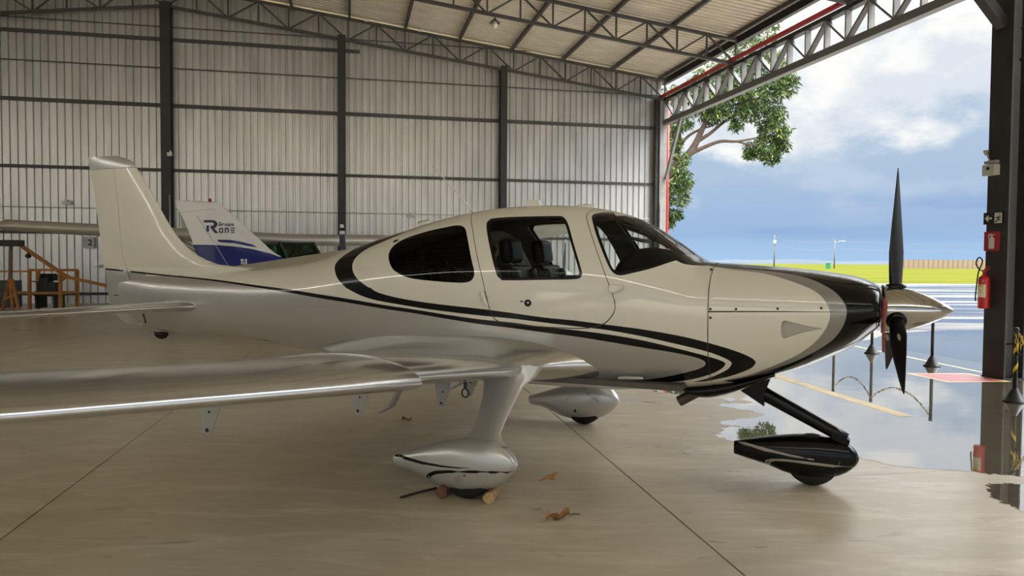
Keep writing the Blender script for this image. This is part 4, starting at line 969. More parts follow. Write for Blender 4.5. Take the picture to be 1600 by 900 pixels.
b.loft(rings, True, 0, True); b.build('dashboard', M_DASH, plane, True)
b = MB(); b.box((-1.30, -.26, 1.38), (.03, .40, .22)); b.build('instrument_panel', M_BLACK, plane)
b = MB(); b.prism([(-.20, -.02), (.20, -.02), (.17, .12), (-.17, .12)], (-1.40, -.30, 1.80), (0, 1, 0), (.85, 0, -.30), (0, 0, -.012)); b.build('sun_visor', M_DASH, plane)
b = MB(); b.prism([(-.20, -.02), (.20, -.02), (.17, .12), (-.17, .12)], (-1.40, .30, 1.80), (0, 1, 0), (.85, 0, -.30), (0, 0, -.012)); b.build('sun_visor', M_DASH, plane)
for s in (-1, 1):
    b = MB(); pts = [(x, s * (float(-fus(x, .235)[1]) - .03), float(fus(x, .235)[2])) for x in (-1.62, -1.4, -1.2, -1.0, -.86)]
# centre roof console
b = MB(); b.box((-1.75, 0, 1.96), (.5, .22, .06)); b.build('overhead_console', M_DASH, plane)

# --- red strap hanging from the inlet
pts = [np.array([.416, -.31, acp(u, v, -.31)[2]]) + np.array([.004 * (i % 2), .012 * math.sin(i), 0]) for i, (u, v) in enumerate(((1377, 466), (1379, 480), (1381, 492), (1380, 505), (1378, 525), (1376, 550)))]
b = MB(); wv = [.030, .034, .028, .016, .012, .012]
rings = [[p + np.array([sx * wv[i] * .6, sy * .004 - sx * wv[i] * .3, 0]) for sx, sy in ((-1, -1), (1, -1), (1, 1), (-1, 1))] for i, p in enumerate(pts)]
b.loft(rings); o = b.build('red_strap', pbr('faded_red_cloth', (.40, .09, .08), .8, noise=.3, nscale=40), None, True); o.location = tuple(AC); o.rotation_euler = (0, 0, YAW); tag(o, 'faded red cloth strap hanging behind the spinner of the aeroplane', 'strap')

# ------------------------------------------------------------------ the two high wing aircraft behind
def ring_se(x, zt, zb, w, n=24, e=.75):
    zc = (zt + zb) / 2; h = (zt - zb) / 2
    return [(x, w * math.copysign(abs(math.cos(a)) ** e, math.cos(a)), zc + h * math.copysign(abs(math.sin(a)) ** e, math.sin(a))) for a in np.linspace(0, 2 * math.pi, n, endpoint=False)]
def high_wing(name, loc, rz, label, body, lower, glassm, span=5.5, wingz=2.13, thick=.12, postm=None, prop_ang=.1, hub=1.28, tail_x=-5.4):
    t = empty(name, loc, rz, label, 'airplane')
    def fuse(secs, nm, mats, split=None, parent=t):
        b = MB(); b.loft([ring_se(*s) for s in secs]); o = b.build(nm, mats, parent, True)
        if split is not None:
            for p in o.data.polygons: p.material_index = 1 if p.center.z < split(p.center.x) else 0
        return sharp(o, 50)
    fuse([(1.25, 1.52, .72, .50), (.6, 1.50, .66, .54), (-.3, 1.46, .64, .56), (-1.2, 1.44, .68, .54), (-2.2, 1.40, .80, .42), (-3.6, 1.32, .94, .26), (-5.0, 1.25, 1.06, .10), (tail_x - .2, 1.22, 1.10, .04)], 'fuselage', [body, lower], lambda x: 1.16)
    fuse([(1.24, 1.50, .72, .50), (1.7, 1.48, .74, .48), (2.15, 1.43, .82, .42), (2.32, 1.36, .92, .33)], 'cowling', [body, lower], lambda x: 1.12)
    # greenhouse: glass shell with posts and a roof
    g = [(1.02, .47, 1.50, 1.47), (.42, .50, 2.06, 1.46), (-1.25, .50, 2.06, 1.42), (-2.25, .32, 1.55, 1.36)]
    b = MB(); b.loft([[(x, -w, z0), (x, -w * .86, z1), (x, w * .86, z1), (x, w, z0)] for x, w, z1, z0 in g]); b.build('cabin_glass', glassm, t)
    for s in (-1, 1):
        for a, c in (((1.02, .475, 1.47), (.42, .44, 2.08)), ((.0, .52, 1.45), (-.05, .44, 2.08)), ((-1.05, .53, 1.42), (-1.2, .44, 2.08)), ((-2.25, .33, 1.36), (-1.25, .44, 2.08))):
            q = MB(); q.bar((a[0], s * a[1], a[2]), (c[0], s * c[1], c[2]), .045, .04); q.build('window_post', postm or body, t)
    b = MB(); b.loft([[(x, -.46, z), (x, .46, z), (x, .44, z + .07), (x, -.44, z + .07)] for x, z in ((.45, 2.06), (-1.3, 2.06))]); b.build('cabin_roof', postm or body, t)
    for s in (-1, 1):
        b = MB(); b.box((-.45, s * .24, 1.40), (.14, .40, .55)); b.box((-.2, s * .24, 1.18), (.5, .42, .12)); b.build('seat', M_DASH, t)
    b = MB(); b.box((.75, 0, 1.42), (.35, .9, .20)); b.build('dashboard', M_DASH, t)
    for s in (-1, 1):
        secs = [(.0, .52, 1.60, thick, wingz, .02, .02), (2.6, .52, 1.58, thick, wingz + .05, .02, .02), (span - .25, .38, 1.15, thick, wingz + .13, .02, .0), (span - .08, .30, .98, .09, wingz + .12, .02, 0), (span, .16, .7, .05, wingz + .09, .02, 0)]
        sharp(span_loft(secs, s).build('wing', body, t, True), 60)
        b = MB(); b.tube([(-.05, s * .50, .82), (-.02, s * 2.55, wingz - .05)], [.045, .04], 10); o = b.build('wing_strut', body, t, True)
        b = MB(); b.tube(catmull([(-.55, s * .45, .72), (-.58, s * .85, .55), (-.6, s * 1.2, .24)], 4), .04, 10); b.build('gear_leg', body, t, True)
        tire(.20, .15, (-.6, s * 1.27, .20)).build('tire', M_RUBBER, t, True)
        b = MB(); b.loft([ring_se(x - .6, .36 - .0 * abs(x), .16, w) for x, w in ((-.48, .02), (-.2, .10), (.1, .13), (.3, .09), (.38, .02))]); q = b.build('wheel_pant', body, t, True); q.location = (0, s * 1.27, .02)
        sharp(span_loft([(.03, tail_x + 1.0, 1.0, .09, 1.20, 0, 0), (1.5, tail_x + .75, .70, .08, 1.20, 0, 0), (1.72, tail_x + .62, .45, .05, 1.20, 0, 0)], s).build('stabilizer', body, t, True), 60)
    tire(.18, .13, (1.25, 0, .18)).build('tire', M_RUBBER, t, True)
    b = MB(); b.tube([(1.35, 0, .78), (1.25, 0, .36)], .04, 10); b.build('nose_gear_leg', body, t, True)
    b = MB(); b.lathe([(.15, 0), (.145, .06), (.11, .17), (.05, .26), (.004, .29)], 20, 'x', (2.33, 0, hub)); b.build('spinner', body, t, True)
    for k in range(2):
        rr = []
        for f in np.linspace(0, 1, 14):
            r = .05 + .93 * f; ch = float(np.interp(f, [0, .3, .8, 1], [.07, .14, .12, .07])); pt = math.radians(60 - 35 * f); R = []
            for a in np.linspace(0, 2 * math.pi, 10, endpoint=False):
                u = math.cos(a) * ch / 2; w_ = math.sin(a) * .012; R.append((u * math.sin(pt) + w_ * math.cos(pt), u * math.cos(pt) - w_ * math.sin(pt), r))
            rr.append(R)
        b = MB(); b.loft(rr); o = b.build('propeller_blade', [pbr('prop_grey', (.035, .04, .07), .4), M_WHITE, M_BLACK], t, True)
        for p in o.data.polygons:
            z = p.center.z; p.material_index = 1 if z > .905 else (2 if z > .865 else (1 if z > .79 else 0))
        o.location = (2.40, 0, hub); o.rotation_euler = (prop_ang + k * math.pi, 0, 0)
    return t
# --- aircraft 1: white fin with a blue tail cone, lettering on the fin
PH1 = math.radians(20); Y1 = 15.2
T1 = at_depth(372, 360, Y1)                                # a point in the middle of the fin
f1 = np.array([math.cos(PH1), math.sin(PH1), 0]); l1 = np.array([-math.sin(PH1), math.cos(PH1), 0])
O1 = np.array([T1[0], T1[1], 0]) + f1 * 4.75
C1 = high_wing('parked_airplane', O1, PH1, 'white and blue high wing aircraft parked behind, lettering on its fin', M_WHITE, M_BLUE, M_GLASSG, wingz=1.98)
for o in [c for c in C1.children if c.name.startswith('fuselage')]:
    for p in o.data.polygons: p.material_index = 1 if p.center.x < -2.6 or p.center.z < 1.32 else 0
def in1(P): d = np.asarray(P) - O1; return np.array([d @ f1, d @ l1, d[2]])
def p1(u, v): return in1(on_plane(u, v, O1, l1))           # photo point on the fin plane, local coordinates
f_le = [(440, 402), (425, 392), (410, 378), (385, 355), (362, 335), (344, 318.5)]; f_te = [(313, 412), (309, 402), (300, 376), (290, 350), (283, 335), (275, 324)]
LEa = np.array([p1(*p) for p in f_le]); TEa = np.array([p1(*p) for p in f_te])
ffl = pchip(LEa[:, 2], LEa[:, 0]); fft = pchip(TEa[:, 2], TEa[:, 0])
def half1(x, z): return float(fin_half(np.array([x]), float(ffl(z)), float(fft(z)), .09)[0])
rings = []
for z in np.linspace(TEa[0, 2], LEa[-1, 2], 16):
    xl, xt = float(ffl(z)), float(fft(z)); s = (1 - np.cos(np.linspace(0, math.pi, 14))) / 2; X = xl + (xt - xl) * s; Y = fin_half(X, xl, xt, .09)
    rings.append([(X[i], -Y[i], z) for i in range(14)] + [(X[i], Y[i], z) for i in range(13, -1, -1)])
for k, sc in ((1, .75), (2, .35)):
    z = LEa[-1, 2] + .02 * k; xl, xt = float(ffl(z)) - .03 * k, float(fft(z)); rings.append([((xl + xt) / 2 + (p[0] - (float(ffl(LEa[-1, 2])) + float(fft(LEa[-1, 2]))) / 2), p[1] * sc, z) for p in rings[15]])
b = MB(); b.loft(rings); fin1 = b.build('fin', M_WHITE, C1, True); sharp(fin1, 50)
def fdecal(name, poly, mat, step=6, off=.004, smooth=0, parent=None):
    if smooth: poly = catmull(poly, smooth, True)
    v, f = tri2d(poly, step); V = []
    for p in v: q = p1(*p); V.append((q[0], -half1(q[0], q[2]) - off, q[2]))
    return mk(name, V, f, mat, parent or fin1)
fdecal('blue_field', [(301.5, 382), (340, 383), (375, 386), (400, 390), (422, 396), (440, 402), (452, 407), (425, 412), (380, 415), (345, 415), (313, 412)], M_BLUE)
fdecal('blue_swoosh', [(340, 374.5), (360, 375), (378, 378), (395, 382.5), (402, 386.5), (385, 384), (365, 380), (345, 378.5), (341, 377.5)], M_BLUE)
fdecal('white_band', [(300, 380.2), (340, 380.4), (365, 382), (395, 387), (420, 393), (441, 401), (420, 395.3), (395, 389.3), (365, 384.5), (340, 382.8), (301, 382.4)], pbr('bright_white', (.8, .8, .78), .4), 6, .006)
# lettering: big R
for pl in ([(318.3, 344), (334, 344), (338.5, 346.5), (340, 350), (338.5, 354.5), (335, 357), (341.5, 364.3), (335.5, 364.3), (329, 356), (329, 352.8), (333, 352.8), (334.5, 350), (333, 347.8), (318.6, 347.8)], [(322.6, 352.4), (326.6, 352.4), (326.9, 361.6), (323, 361.6)]): fdecal('letter', pl, M_NAVY, 5, .006)
def gl(pts_list, ox, oy, sx, sy):
    for pl in pts_list: fdecal('letter', [(ox + x * sx + (1 - y) * 0, oy + y * sy) for x, y in pl], M_NAVY, 5, .006)
Osh = [[(0, .1), (.2, 0), (.8, 0), (1, .1), (1, .9), (.8, 1), (.5, 1), (.5, .78), (.7, .78), (.7, .22), (.3, .22), (.3, .78), (.5, .78), (.5, 1), (.2, 1), (0, .9)]]
Nsh = [[(0, 0), (.8, 0), (1, .12), (1, 1), (.68, 1), (.68, .25), (.3, .25), (.3, 1), (0, 1)]]
Esh = [[(.1, 0), (1, 0), (1, .2), (0, .2)], [(0, .40), (1, .40), (1, .60), (0, .60)], [(0, .8), (1, .8), (1, 1), (.1, 1)]]
gl(Osh, 342.5, 356, 6.3, 8); gl(Nsh, 351.2, 356, 6.4, 8); gl(Esh, 360.2, 356, 6.6, 8)
def seg_text(word, ox, oy, w, h, gap):
    G = {'G': [(1, .05, .2, .05), (.12, 0, .12, 1), (.1, .95, .95, .95), (.9, .55, .9, 1), (.5, .55, 1, .55)], 'r': [(.15, .4, .15, 1), (.15, .45, .8, .45)], 'u': [(.12, .4, .12, 1), (.12, .95, .85, .95), (.85, .4, .85, 1)],
         'p': [(.12, .4, .12, 1.3), (.12, .45, .85, .45), (.85, .4, .85, 1), (.12, .95, .85, .95)], 'o': [(.12, .4, .12, 1), (.12, .45, .85, .45), (.85, .4, .85, 1), (.12, .95, .85, .95)]}
    for i, c in enumerate(word):
        for x0, y0, x1, y1 in G[c]:
            a = np.array([ox + i * (w + gap) + x0 * w + (1 - y0) * .8, oy + y0 * h]); b_ = np.array([ox + i * (w + gap) + x1 * w + (1 - y1) * .8, oy + y1 * h]); d = b_ - a; d /= np.linalg.norm(d); n = np.array([-d[1], d[0]]) * .58; a = a - d * .35; b_ = b_ + d * .35
            fdecal('letter', [a + n, b_ + n, b_ - n, a - n], M_NAVY, 5, .006)
seg_text('Grupo', 341.8, 347.6, 3.6, 5.2, 1.3)
MWD = pbr('bright_white', (.8, .8, .78))
for pl in ([(376, 404.8), (381.6, 404.8), (376.4, 409)], [(382.6, 404.8), (385.6, 404.8), (385.8, 413.2), (383.6, 413.2), (383.2, 407)], [(376.4, 410.6), (382.3, 406), (380, 410), (376.4, 413.2)], [(379, 413.2), (382, 409), (382.4, 413.2)], [(374.3, 414.2), (385.8, 414.2), (385.8, 415.4), (374.3, 415.4)]): fdecal('white_emblem', pl, MWD, 5, .007)
fdecal('rudder_hinge_line', [(307.5, 337), (308.3, 337), (336, 381), (335.3, 381)], pbr('seam_grey', (.12, .12, .12)), 5, .005)
fdecal('rudder_hinge_line', [(336.3, 383), (337.2, 383), (357, 415), (356.2, 415)], M_STEELG, 5, .007)
fdecal('cap_seam', [(281, 332), (336, 326.3), (336, 327), (281, 332.8)], M_STEELG, 5, .006)
P = p1(328, 319); b = MB(); b.lathe([(.035, -.03), (.04, .0), (.03, .02), (.035, .06), (.03, .10), (.008, .115)], 14, 'z', P); b.build('beacon', pbr('beacon_red', (.30, .01, .02), .2), C1, True)
# --- aircraft 2: green glass, wing spanning behind
nose2 = at_depth(537, 400, 16.6); tail2 = at_depth(262, 395, 22.9)
d2 = nose2 - tail2; PH2 = math.atan2(d2[1], d2[0]); f2 = np.array([math.cos(PH2), math.sin(PH2), 0])
O2 = np.array([nose2[0], nose2[1], 0]) - f2 * 2.4
C2 = high_wing('parked_airplane', O2, PH2, 'pale high wing aircraft with green windscreen parked furthest back', pbr('cream_metal', (.50, .48, .41), .28, metal=.35, coat=.3), pbr('cream_metal', (.5, .5, .5)), M_GLASSG, span=6.0, wingz=2.06, thick=.18, postm=pbr('green_trim', (.03, .06, .04), .35), prop_ang=.05, hub=1.40, tail_x=-5.4)
b = MB(); rings = []
for z, xl, xt in ((1.2, -3.9, -5.5), (1.5, -4.35, -5.6), (2.0, -4.6, -5.72), (2.9, -5.0, -5.9), (3.25, -5.2, -5.95), (3.3, -5.35, -5.95)):
    s = (1 - np.cos(np.linspace(0, math.pi, 12))) / 2; X = xl + (xt - xl) * s; Y = fin_half(X, xl, xt, .09); rings.append([(X[i], -Y[i], z) for i in range(12)] + [(X[i], Y[i], z) for i in range(11, -1, -1)])
b.loft(rings); b.build('fin', M_WHITE, C2, True)
b = MB(); b.tube([(-.2, .2, 2.15), (-.75, .25, 2.85)], .008, 6); b.lathe([(.012, -.02), (.018, 0), (.012, .03)], 8, 'z', (-.75, .25, 2.85)); b.build('whip_antenna', M_WHITE, C2)

# ------------------------------------------------------------------ engine hoist and stand at the left
def d_(u, v, Y): return at_depth(u, v, Y)
YH = 21.5
t = empty('engine_hoist', on_ground(60, 480), label='orange engine hoist with sloping boom beside the wall', cat='hoist'); o0 = np.array(t.location)
def hb(name, a, c, w=.07, m=M_ORANGE):
    b = MB(); b.bar(np.array(a) - o0, np.array(c) - o0, w, w); return b.build(name, m, t)
hb('boom', d_(33, 384, YH), d_(105, 433, YH), .09); hb('boom_end', d_(105, 433, YH), d_(174, 448, YH), .08)
b = MB(); b.prism([(0, 0), (.32, -.10), (.02, -.32)], np.array(d_(92, 425, YH)) - o0, (1, 0, 0), (0, 0, 1), (0, .03, 0)); b.build('gusset', M_ORANGE, t)
gz = lambda u, Y: (lambda P: np.array([P[0], P[1], 0.03]))(d_(u, 470, Y))
for u0, Y in ((46, YH), (94, YH), (121, YH + .9), (60, YH + .9)):
    top = d_(u0, 422, Y); hb('post', gz(u0, Y), top, .075)
hb('top_rail', d_(46, 422, YH), d_(94, 422, YH)); hb('top_rail', d_(94, 422, YH), d_(121, 422, YH + .9)); hb('top_rail', d_(60, 422, YH + .9), d_(121, 422, YH + .9)); hb('top_rail', d_(0, 424, YH), d_(46, 424, YH), .05)
hb('lower_rail', d_(46, 458, YH), d_(94, 458, YH)); hb('lower_rail', d_(94, 458, YH), d_(121, 456, YH + .9)); hb('lower_rail', d_(28, 457, YH), d_(46, 457, YH))
b = MB(); b.tube([np.array(d_(44, 392, YH)) - o0, np.array(d_(44, 399, YH)) - o0], .03, 8); b.lathe([(.0, -.07), (.07, -.04), (.08, 0), (.07, .04), (0, .07)], 10, 'z', np.array(d_(44, 400, YH)) - o0); b.build('hook_block', M_SEAM, t)
t2 = empty('motor', d_(78, 448, YH + .4), label='dark engine block hanging inside the orange hoist frame', cat='engine')
b = MB(); b.box((0, 0, 0), (.50, .4, .26)); b.box((-.1, 0, .18), (.25, .3, .16)); b.build('engine_block', M_SEAM, t2)
for k in range(3):
    b = MB(); b.lathe([(.08, -.1), (.09, 0), (.09, .05), (.06, .1)], 12, 'z', (-.16 + .16 * k, -.05, .28)); b.build('cylinder_head', M_RUBBER, t2)
b = MB(); b.bar((-.45, -.1, .16), (.35, -.1, .02), .04, .03); b.build('lever', M_SEAM, t2)
b = MB(); b.box((0, 0, -.20), (.62, .5, .14)); b.box((-.26, 0, -.44), (.05, .5, .36)); b.box((.26, 0, -.44), (.05, .5, .36)); b.build('cradle', M_SEAM, t2)
t = empty('trestle', gz(18, 20.5), label='orange A frame trestle with tall post and black box at the left edge', cat='stand'); o0 = np.array(t.location)
YT = 20.5
for nm, a, c, w, m in (('leg', gz(20, YT), d_(16, 433, YT), .06, M_ORANGE), ('leg', gz(31, YT), d_(19, 436, YT), .06, M_ORANGE), ('leg', gz(2, YT + .5), d_(14, 436, YT), .06, M_ORANGE), ('cross_bar', d_(8, 466, YT), d_(25, 461, YT), .05, M_ORANGE), ('post', d_(16, 436, YT), d_(17, 384, YT), .07, pbr('post_brown', (.16, .11, .06), .6))):
    b = MB(); b.bar(np.array(a) - o0, np.array(c) - o0, w, w); b.build(nm, m, t)
b = MB(); b.box(np.array(d_(18, 380, YT)) - o0, (.52, .3, .17)); b.build('head_box', M_SEAM, t)
t = empty('cabinet', gz(10, 23.5), label='dark teal cabinet standing low at the left edge behind the orange trestle', cat='cabinet')
b = MB(); b.box((0, 0, .45), (.66, .5, .84)); b.build('body', pbr('teal_paint', (.035, .055, .065), .5), t)
for k in range(3): b = MB(); b.box((-.02, -.255, .20 + .26 * k), (.56, .012, .22)); b.build('drawer', pbr('drawer_grey', (.08, .085, .085), .5), t)

# ------------------------------------------------------------------ small things on the floor
def log(a, c, r, label, col):
    a = np.asarray(a); c = np.asarray(c); m = pbr('bark_' + label[:6], col, .8, noise=.35, nscale=12, bump=.5, bscale=30, stretch=(1, 1, 1)); mc = pbr('cut_wood_' + label[:6], tuple(min(1, k * 1.5) for k in col), .7, noise=.2, nscale=40)
    t = empty('wood_chock', (a + c) / 2, label=label, cat='chock'); d = c - a; L = np.linalg.norm(d); d /= L; sd = np.array([d[1], -d[0], 0]); rings = []
    for f in np.linspace(-.5, .5, 7): rings.append([d * f * L + sd * r * (1 + .10 * math.sin(q * 3 + f * 4)) * math.cos(q) + ZD * (r + r * (1 + .10 * math.sin(q * 2 + 1 + f * 3)) * math.sin(q) * .97) for q in np.linspace(0, 2 * math.pi, 12, endpoint=False)])
    b = MB(); b.loft(rings); o = b.build('bark', m, t, True); sharp(o, 50)
    for s, rg in ((-1, rings[0]), (1, rings[-1])):
        c_ = np.mean(rg, 0); P = [c_ + (p - c_) * .93 + d * s * .003 for p in rg]; q = MB(); q.add(P, [tuple(range(12))]); q.build('cut_end', mc, t, fix=False)
log(on_ground(764, 788), on_ground(777, 768), .040, 'light brown wooden log chock in front of the near main wheel', (.42, .27, .12))
log(on_ground(690, 779), on_ground(708, 764), .042, 'reddish dark wooden log chock behind the near main wheel', (.14, .055, .03))
def stick(pts, r, name, label, mat, cat):
    b = MB(); b.tube([on_ground(*p) + ZD * r for p in pts], r, 6); o = b.build(name, mat); return tag(o, label, cat)
stick([(626, 779), (650, 772), (682, 764)], .008, 'dark_stick', 'thin dark stick lying behind the near main wheel', pbr('stick_brown', (.05, .035, .022), .8), 'stick')
stick([(320, 780.5), (345, 777.5), (372, 774)], .003, 'straw', 'pale straw on the floor below the wing at the left', pbr('straw_pale', (.62, .55, .40), .8), 'straw')
M_LEAF = pbr('dry_leaf', (.36, .19, .08), .7, noise=.35, nscale=25)
def leaf(pts, w, label, stem=None):
    P = [on_ground(*p) for p in pts]; t = empty('dry_leaf', P[len(P) // 2], label=label, cat='leaf'); o0 = np.array(t.location); ax = P[-1] - P[0]; ax /= np.linalg.norm(ax); sd = np.array([-ax[1], ax[0], 0]); rings = []
    for i, p in enumerate(P):
        f = i / (len(P) - 1); ww = w * math.sin(math.pi * min(.98, max(.04, f))) ** .7 * (.55 if .5 < f < .62 else 1); z = .012 + .018 * math.sin(f * 9); rings.append([p - o0 + sd * ww * k + ZD * (z + abs(k) * .022 * (1 + math.sin(f * 7 + k))) for k in (-1, -.5, 0, .5, 1)])
    b = MB(); b.loft(rings, False, 0, False); o = b.build('blade', M_LEAF, t, True)
    if stem:
        b = MB(); b.tube([on_ground(*p) - o0 + ZD * z for p, z in zip(stem, (.015, .02, .008))], .003, 6); b.build('stem', pbr('stick_brown', (.05, .04, .02)), t)
leaf([(853, 817), (860, 815), (866, 813.5), (873, 812), (878, 810.5), (884, 809.5), (890, 809)], .030, 'curled brown dry leaf with stem on the floor in the foreground', [(890, 809), (897, 807.5), (906, 805.5)])
leaf([(628, 658), (632, 657.5), (637, 658), (643, 660)], .03, 'small orange dry leaf on the floor beyond the wing')
def flat(name, px, mat, parent=None, z=.0015, jag=0.0, n=1, seed=0, step=.4, world=None):
    P = np.array([on_ground(*p)[:2] for p in px]) if world is None else np.array(world)
    if n > 1: P = catmull(P, n, True)
    if jag:
        rs = np.random.RandomState(seed); Q = []
        for i in range(len(P)):
            a, c = P[i], P[(i + 1) % len(P)]; d = c - a; L = np.linalg.norm(d); k = max(1, int(min(L / (jag * .7), 60))); nn = np.array([-d[1], d[0]]) / (L + 1e-9)
            off = 0
            for j in range(k): off = .55 * off + rs.randn() * jag * .55; Q.append(a + d * j / k + nn * off * (0 if j == 0 else 1))
        P = np.array(Q)
    v, f = tri2d(P, step); return mk(name, [(p[0], p[1], z) for p in v], f, mat, parent)
flat('paint_stain', [(840, 751), (850, 746), (858, 741), (870, 737), (872, 740), (866, 744), (868, 750), (861, 751), (857, 747), (846, 752)], pbr('orange_stain', (.55, .27, .06), .6), floor, .0012, .008, seed=3)
M_YL = pbr('worn_yellow_line', (.66, .52, .24), .5, noise=.2, nscale=3); M_WL = pbr('worn_white_line', (.72, .66, .52), .5, noise=.1, nscale=3); M_RD = pbr('worn_red_field', (.50, .10, .13), .5, noise=.2, nscale=2)
def ln(a, c, w):
    a, c = on_ground(*a)[:2], on_ground(*c)[:2]; d = (c - a) / np.linalg.norm(c - a); n = np.array([-d[1], d[0]]) * w / 2; return [a + n, c + n, c - n, a - n]
mk_ = empty('ground_marking', on_ground(1500, 590), label='red square ground marking with pale yellow border beside the right pillar', cat='marking'); m0 = np.array(mk_.location)
sq = [on_ground(1414, 583.5), on_ground(1512, 583.5), on_ground(1582, 597), on_ground(1482, 598)]; c_ = np.mean(sq, 0)
def quad(name, P, z, mat): mk(name, [tuple(np.asarray(p) - m0 + ZD * z) for p in P], [(0, 1, 2, 3)], mat, mk_)
quad('border', sq, .0038, M_YL); quad('red_field', [c_ + (p - c_) * .84 for p in sq], .0044, M_RD)
for a, c, w, lab in (((1200, 584), (1416, 651), .16, 'wide worn yellow line on the wet apron under the nose'), ((1335, 541), (1535, 582), .07, 'thin pale yellow line on the wet apron beyond the propeller'), ((1572, 577), (1600, 580), .12, 'short yellow line on the wet apron right of the pillar')):
    o = flat('painted_line', None, M_YL, None, .0038, world=ln(a, c, w)); tag(o, lab, 'marking')

# --- water
def water(name, streak=None):
    m = bpy.data.materials.new(name); m.use_nodes = True; nt = m.node_tree; nt.nodes.clear(); N = nt.nodes.new; L = nt.links.new
    t = N('ShaderNodeBsdfTransparent'); t.inputs[0].default_value = (.80, .78, .74, 1); g = N('ShaderNodeBsdfGlossy'); g.inputs['Roughness'].default_value = .015 if not streak else .05
    lw = N('ShaderNodeLayerWeight'); pw = N('ShaderNodeMath'); pw.operation = 'POWER'; L(lw.outputs['Facing'], pw.inputs[0]); pw.inputs[1].default_value = 1.25; fr = N('ShaderNodeMath'); fr.operation = 'MULTIPLY_ADD'; L(pw.outputs[0], fr.inputs[0]); fr.inputs[1].default_value = .90; fr.inputs[2].default_value = .06; x = N('ShaderNodeMixShader'); o = N('ShaderNodeOutputMaterial')
    tc = N('ShaderNodeTexCoord'); mp = N('ShaderNodeMapping'); mp.inputs['Scale'].default_value = (.5, 1.0, 1); L(tc.outputs['Object'], mp.inputs[0])
    n = N('ShaderNodeTexNoise'); n.inputs['Scale'].default_value = 1.6; n.inputs['Detail'].default_value = 3; L(mp.outputs[0], n.inputs['Vector'])
    bp = N('ShaderNodeBump'); bp.inputs['Strength'].default_value = .05 if not streak else .12; bp.inputs['Distance'].default_value = .03; L(n.outputs[0], bp.inputs['Height']); L(bp.outputs[0], g.inputs['Normal'])
    L(fr.outputs[0], x.inputs[0]); L(t.outputs[0], x.inputs[1]); L(g.outputs[0], x.inputs[2]); res = x.outputs[0]
    if streak:
        mp2 = N('ShaderNodeMapping'); mp2.inputs['Scale'].default_value = (.06, .55, 1); L(tc.outputs['Object'], mp2.inputs[0]); n2 = N('ShaderNodeTexNoise'); n2.inputs['Scale'].default_value = 1.0; n2.inputs['Detail'].default_value = 4; L(mp2.outputs[0], n2.inputs['Vector'])
        r = N('ShaderNodeMapRange'); r.inputs[1].default_value = .36; r.inputs[2].default_value = .54; L(n2.outputs[0], r.inputs[0]); t2 = N('ShaderNodeBsdfTransparent'); y = N('ShaderNodeMixShader'); L(r.outputs[0], y.inputs[0]); L(t2.outputs[0], y.inputs[1]); L(res, y.inputs[2]); res = y.outputs[0]
    L(res, o.inputs[0]); return m
M_WATER = water('puddle_water'); M_WATER2 = water('thin_water_film', True)
pud = [(1640, 752), (1600, 746), (1560, 742), (1500, 736), (1440, 732), (1400, 728), (1362, 720), (1335, 712), (1290, 704), (1230, 698), (1180, 694), (1145, 690), (1122, 684), (1120, 676), (1135, 670), (1160, 667), (1130, 664), (1124, 659), (1150, 656), (1185, 652), (1195, 648), (1172, 642), (1140, 638), (1122, 635), (1126, 631), (1150, 631), (1175, 630), (1160, 625), (1165, 619), (1195, 613), (1190, 604), (1215, 590), (1240, 574), (1270, 560), (1300, 548), (1350, 532), (1400, 520), (1480, 516), (1560, 516), (1640, 518)]
o = flat('puddle', pud, M_WATER, None, .003, .03, 1, 5, .6); tag(o, 'large shallow puddle on the floor around the nose wheel and pillar, mirroring the sky', 'puddle')
o = flat('puddle', [(1640, 760), (1600, 756), (1570, 755), (1545, 757), (1541, 764), (1552, 776), (1572, 788), (1600, 800), (1640, 812)], M_WATER, None, .003, .02, 1, 9); tag(o, 'small puddle at the right edge in front of the large one', 'puddle')
o = flat('puddle', [(1020, 612), (1040, 605), (1065, 603), (1090, 605), (1098, 611), (1080, 616), (1050, 615)], M_WATER, None, .003, .03, 1, 11); tag(o, 'small puddle under the belly behind the exhaust pipe', 'puddle')
o = flat('puddle', [(1120, 625), (1135, 622), (1150, 624), (1140, 628)], M_WATER, None, .003, .03, 1, 12); tag(o, 'tiny puddle below the lower cowl beside the exhaust', 'puddle')
wf = [(2.6, 19.5), (8, 18.0), (14, 18.0), (26, 18.6), (40, 34), (60, 56), (22, 57), (6.5, 45), (5.5, 30)]
o = flat('water_film', None, M_WATER2, None, .0025, .2, 1, 21, 3.0, world=wf); tag(o, 'thin streaky film of rain water over the far apron towards the grass', 'puddle')

# --- stanchions with chain
def stanchion(P, label, gr='chain posts on the wet apron', tape=False):
    t = empty('stanchion', P, label=label, cat='post', group=gr)
    b = MB(); b.lathe([(.125, 0), (.125, .012), (.10, .03), (.035, .15), (.030, .16)], 24); b.build('base', pbr('black_plastic', (.02, .021, .021), .45), t, True)
    b = MB(); b.lathe([(.024, .15), (.024, .82), (.030, .825), (.030, .86), (.012, .87)], 14); b.build('pole', pbr('black_plastic', (.02, .02, .02)), t, True)
    if not tape: return t
    V = []; F = []; n = 40
    for i in range(n + 1):
        f = i / n; a = f * 5 * math.pi
        for q in (0, 1): V.append((.0255 * math.cos(a), .0255 * math.sin(a), .22 + .56 * f + q * .06))
    F = [(2 * i, 2 * i + 2, 2 * i + 3, 2 * i + 1) for i in range(n)]; mk('yellow_tape', V, F, M_YELLOW, t, smooth=True)
    return t
ST = [on_ground(1362, 552.5), on_ground(1456, 572.5), on_ground(1585, 628), on_ground(1303, 543), on_ground(1690, 652)]
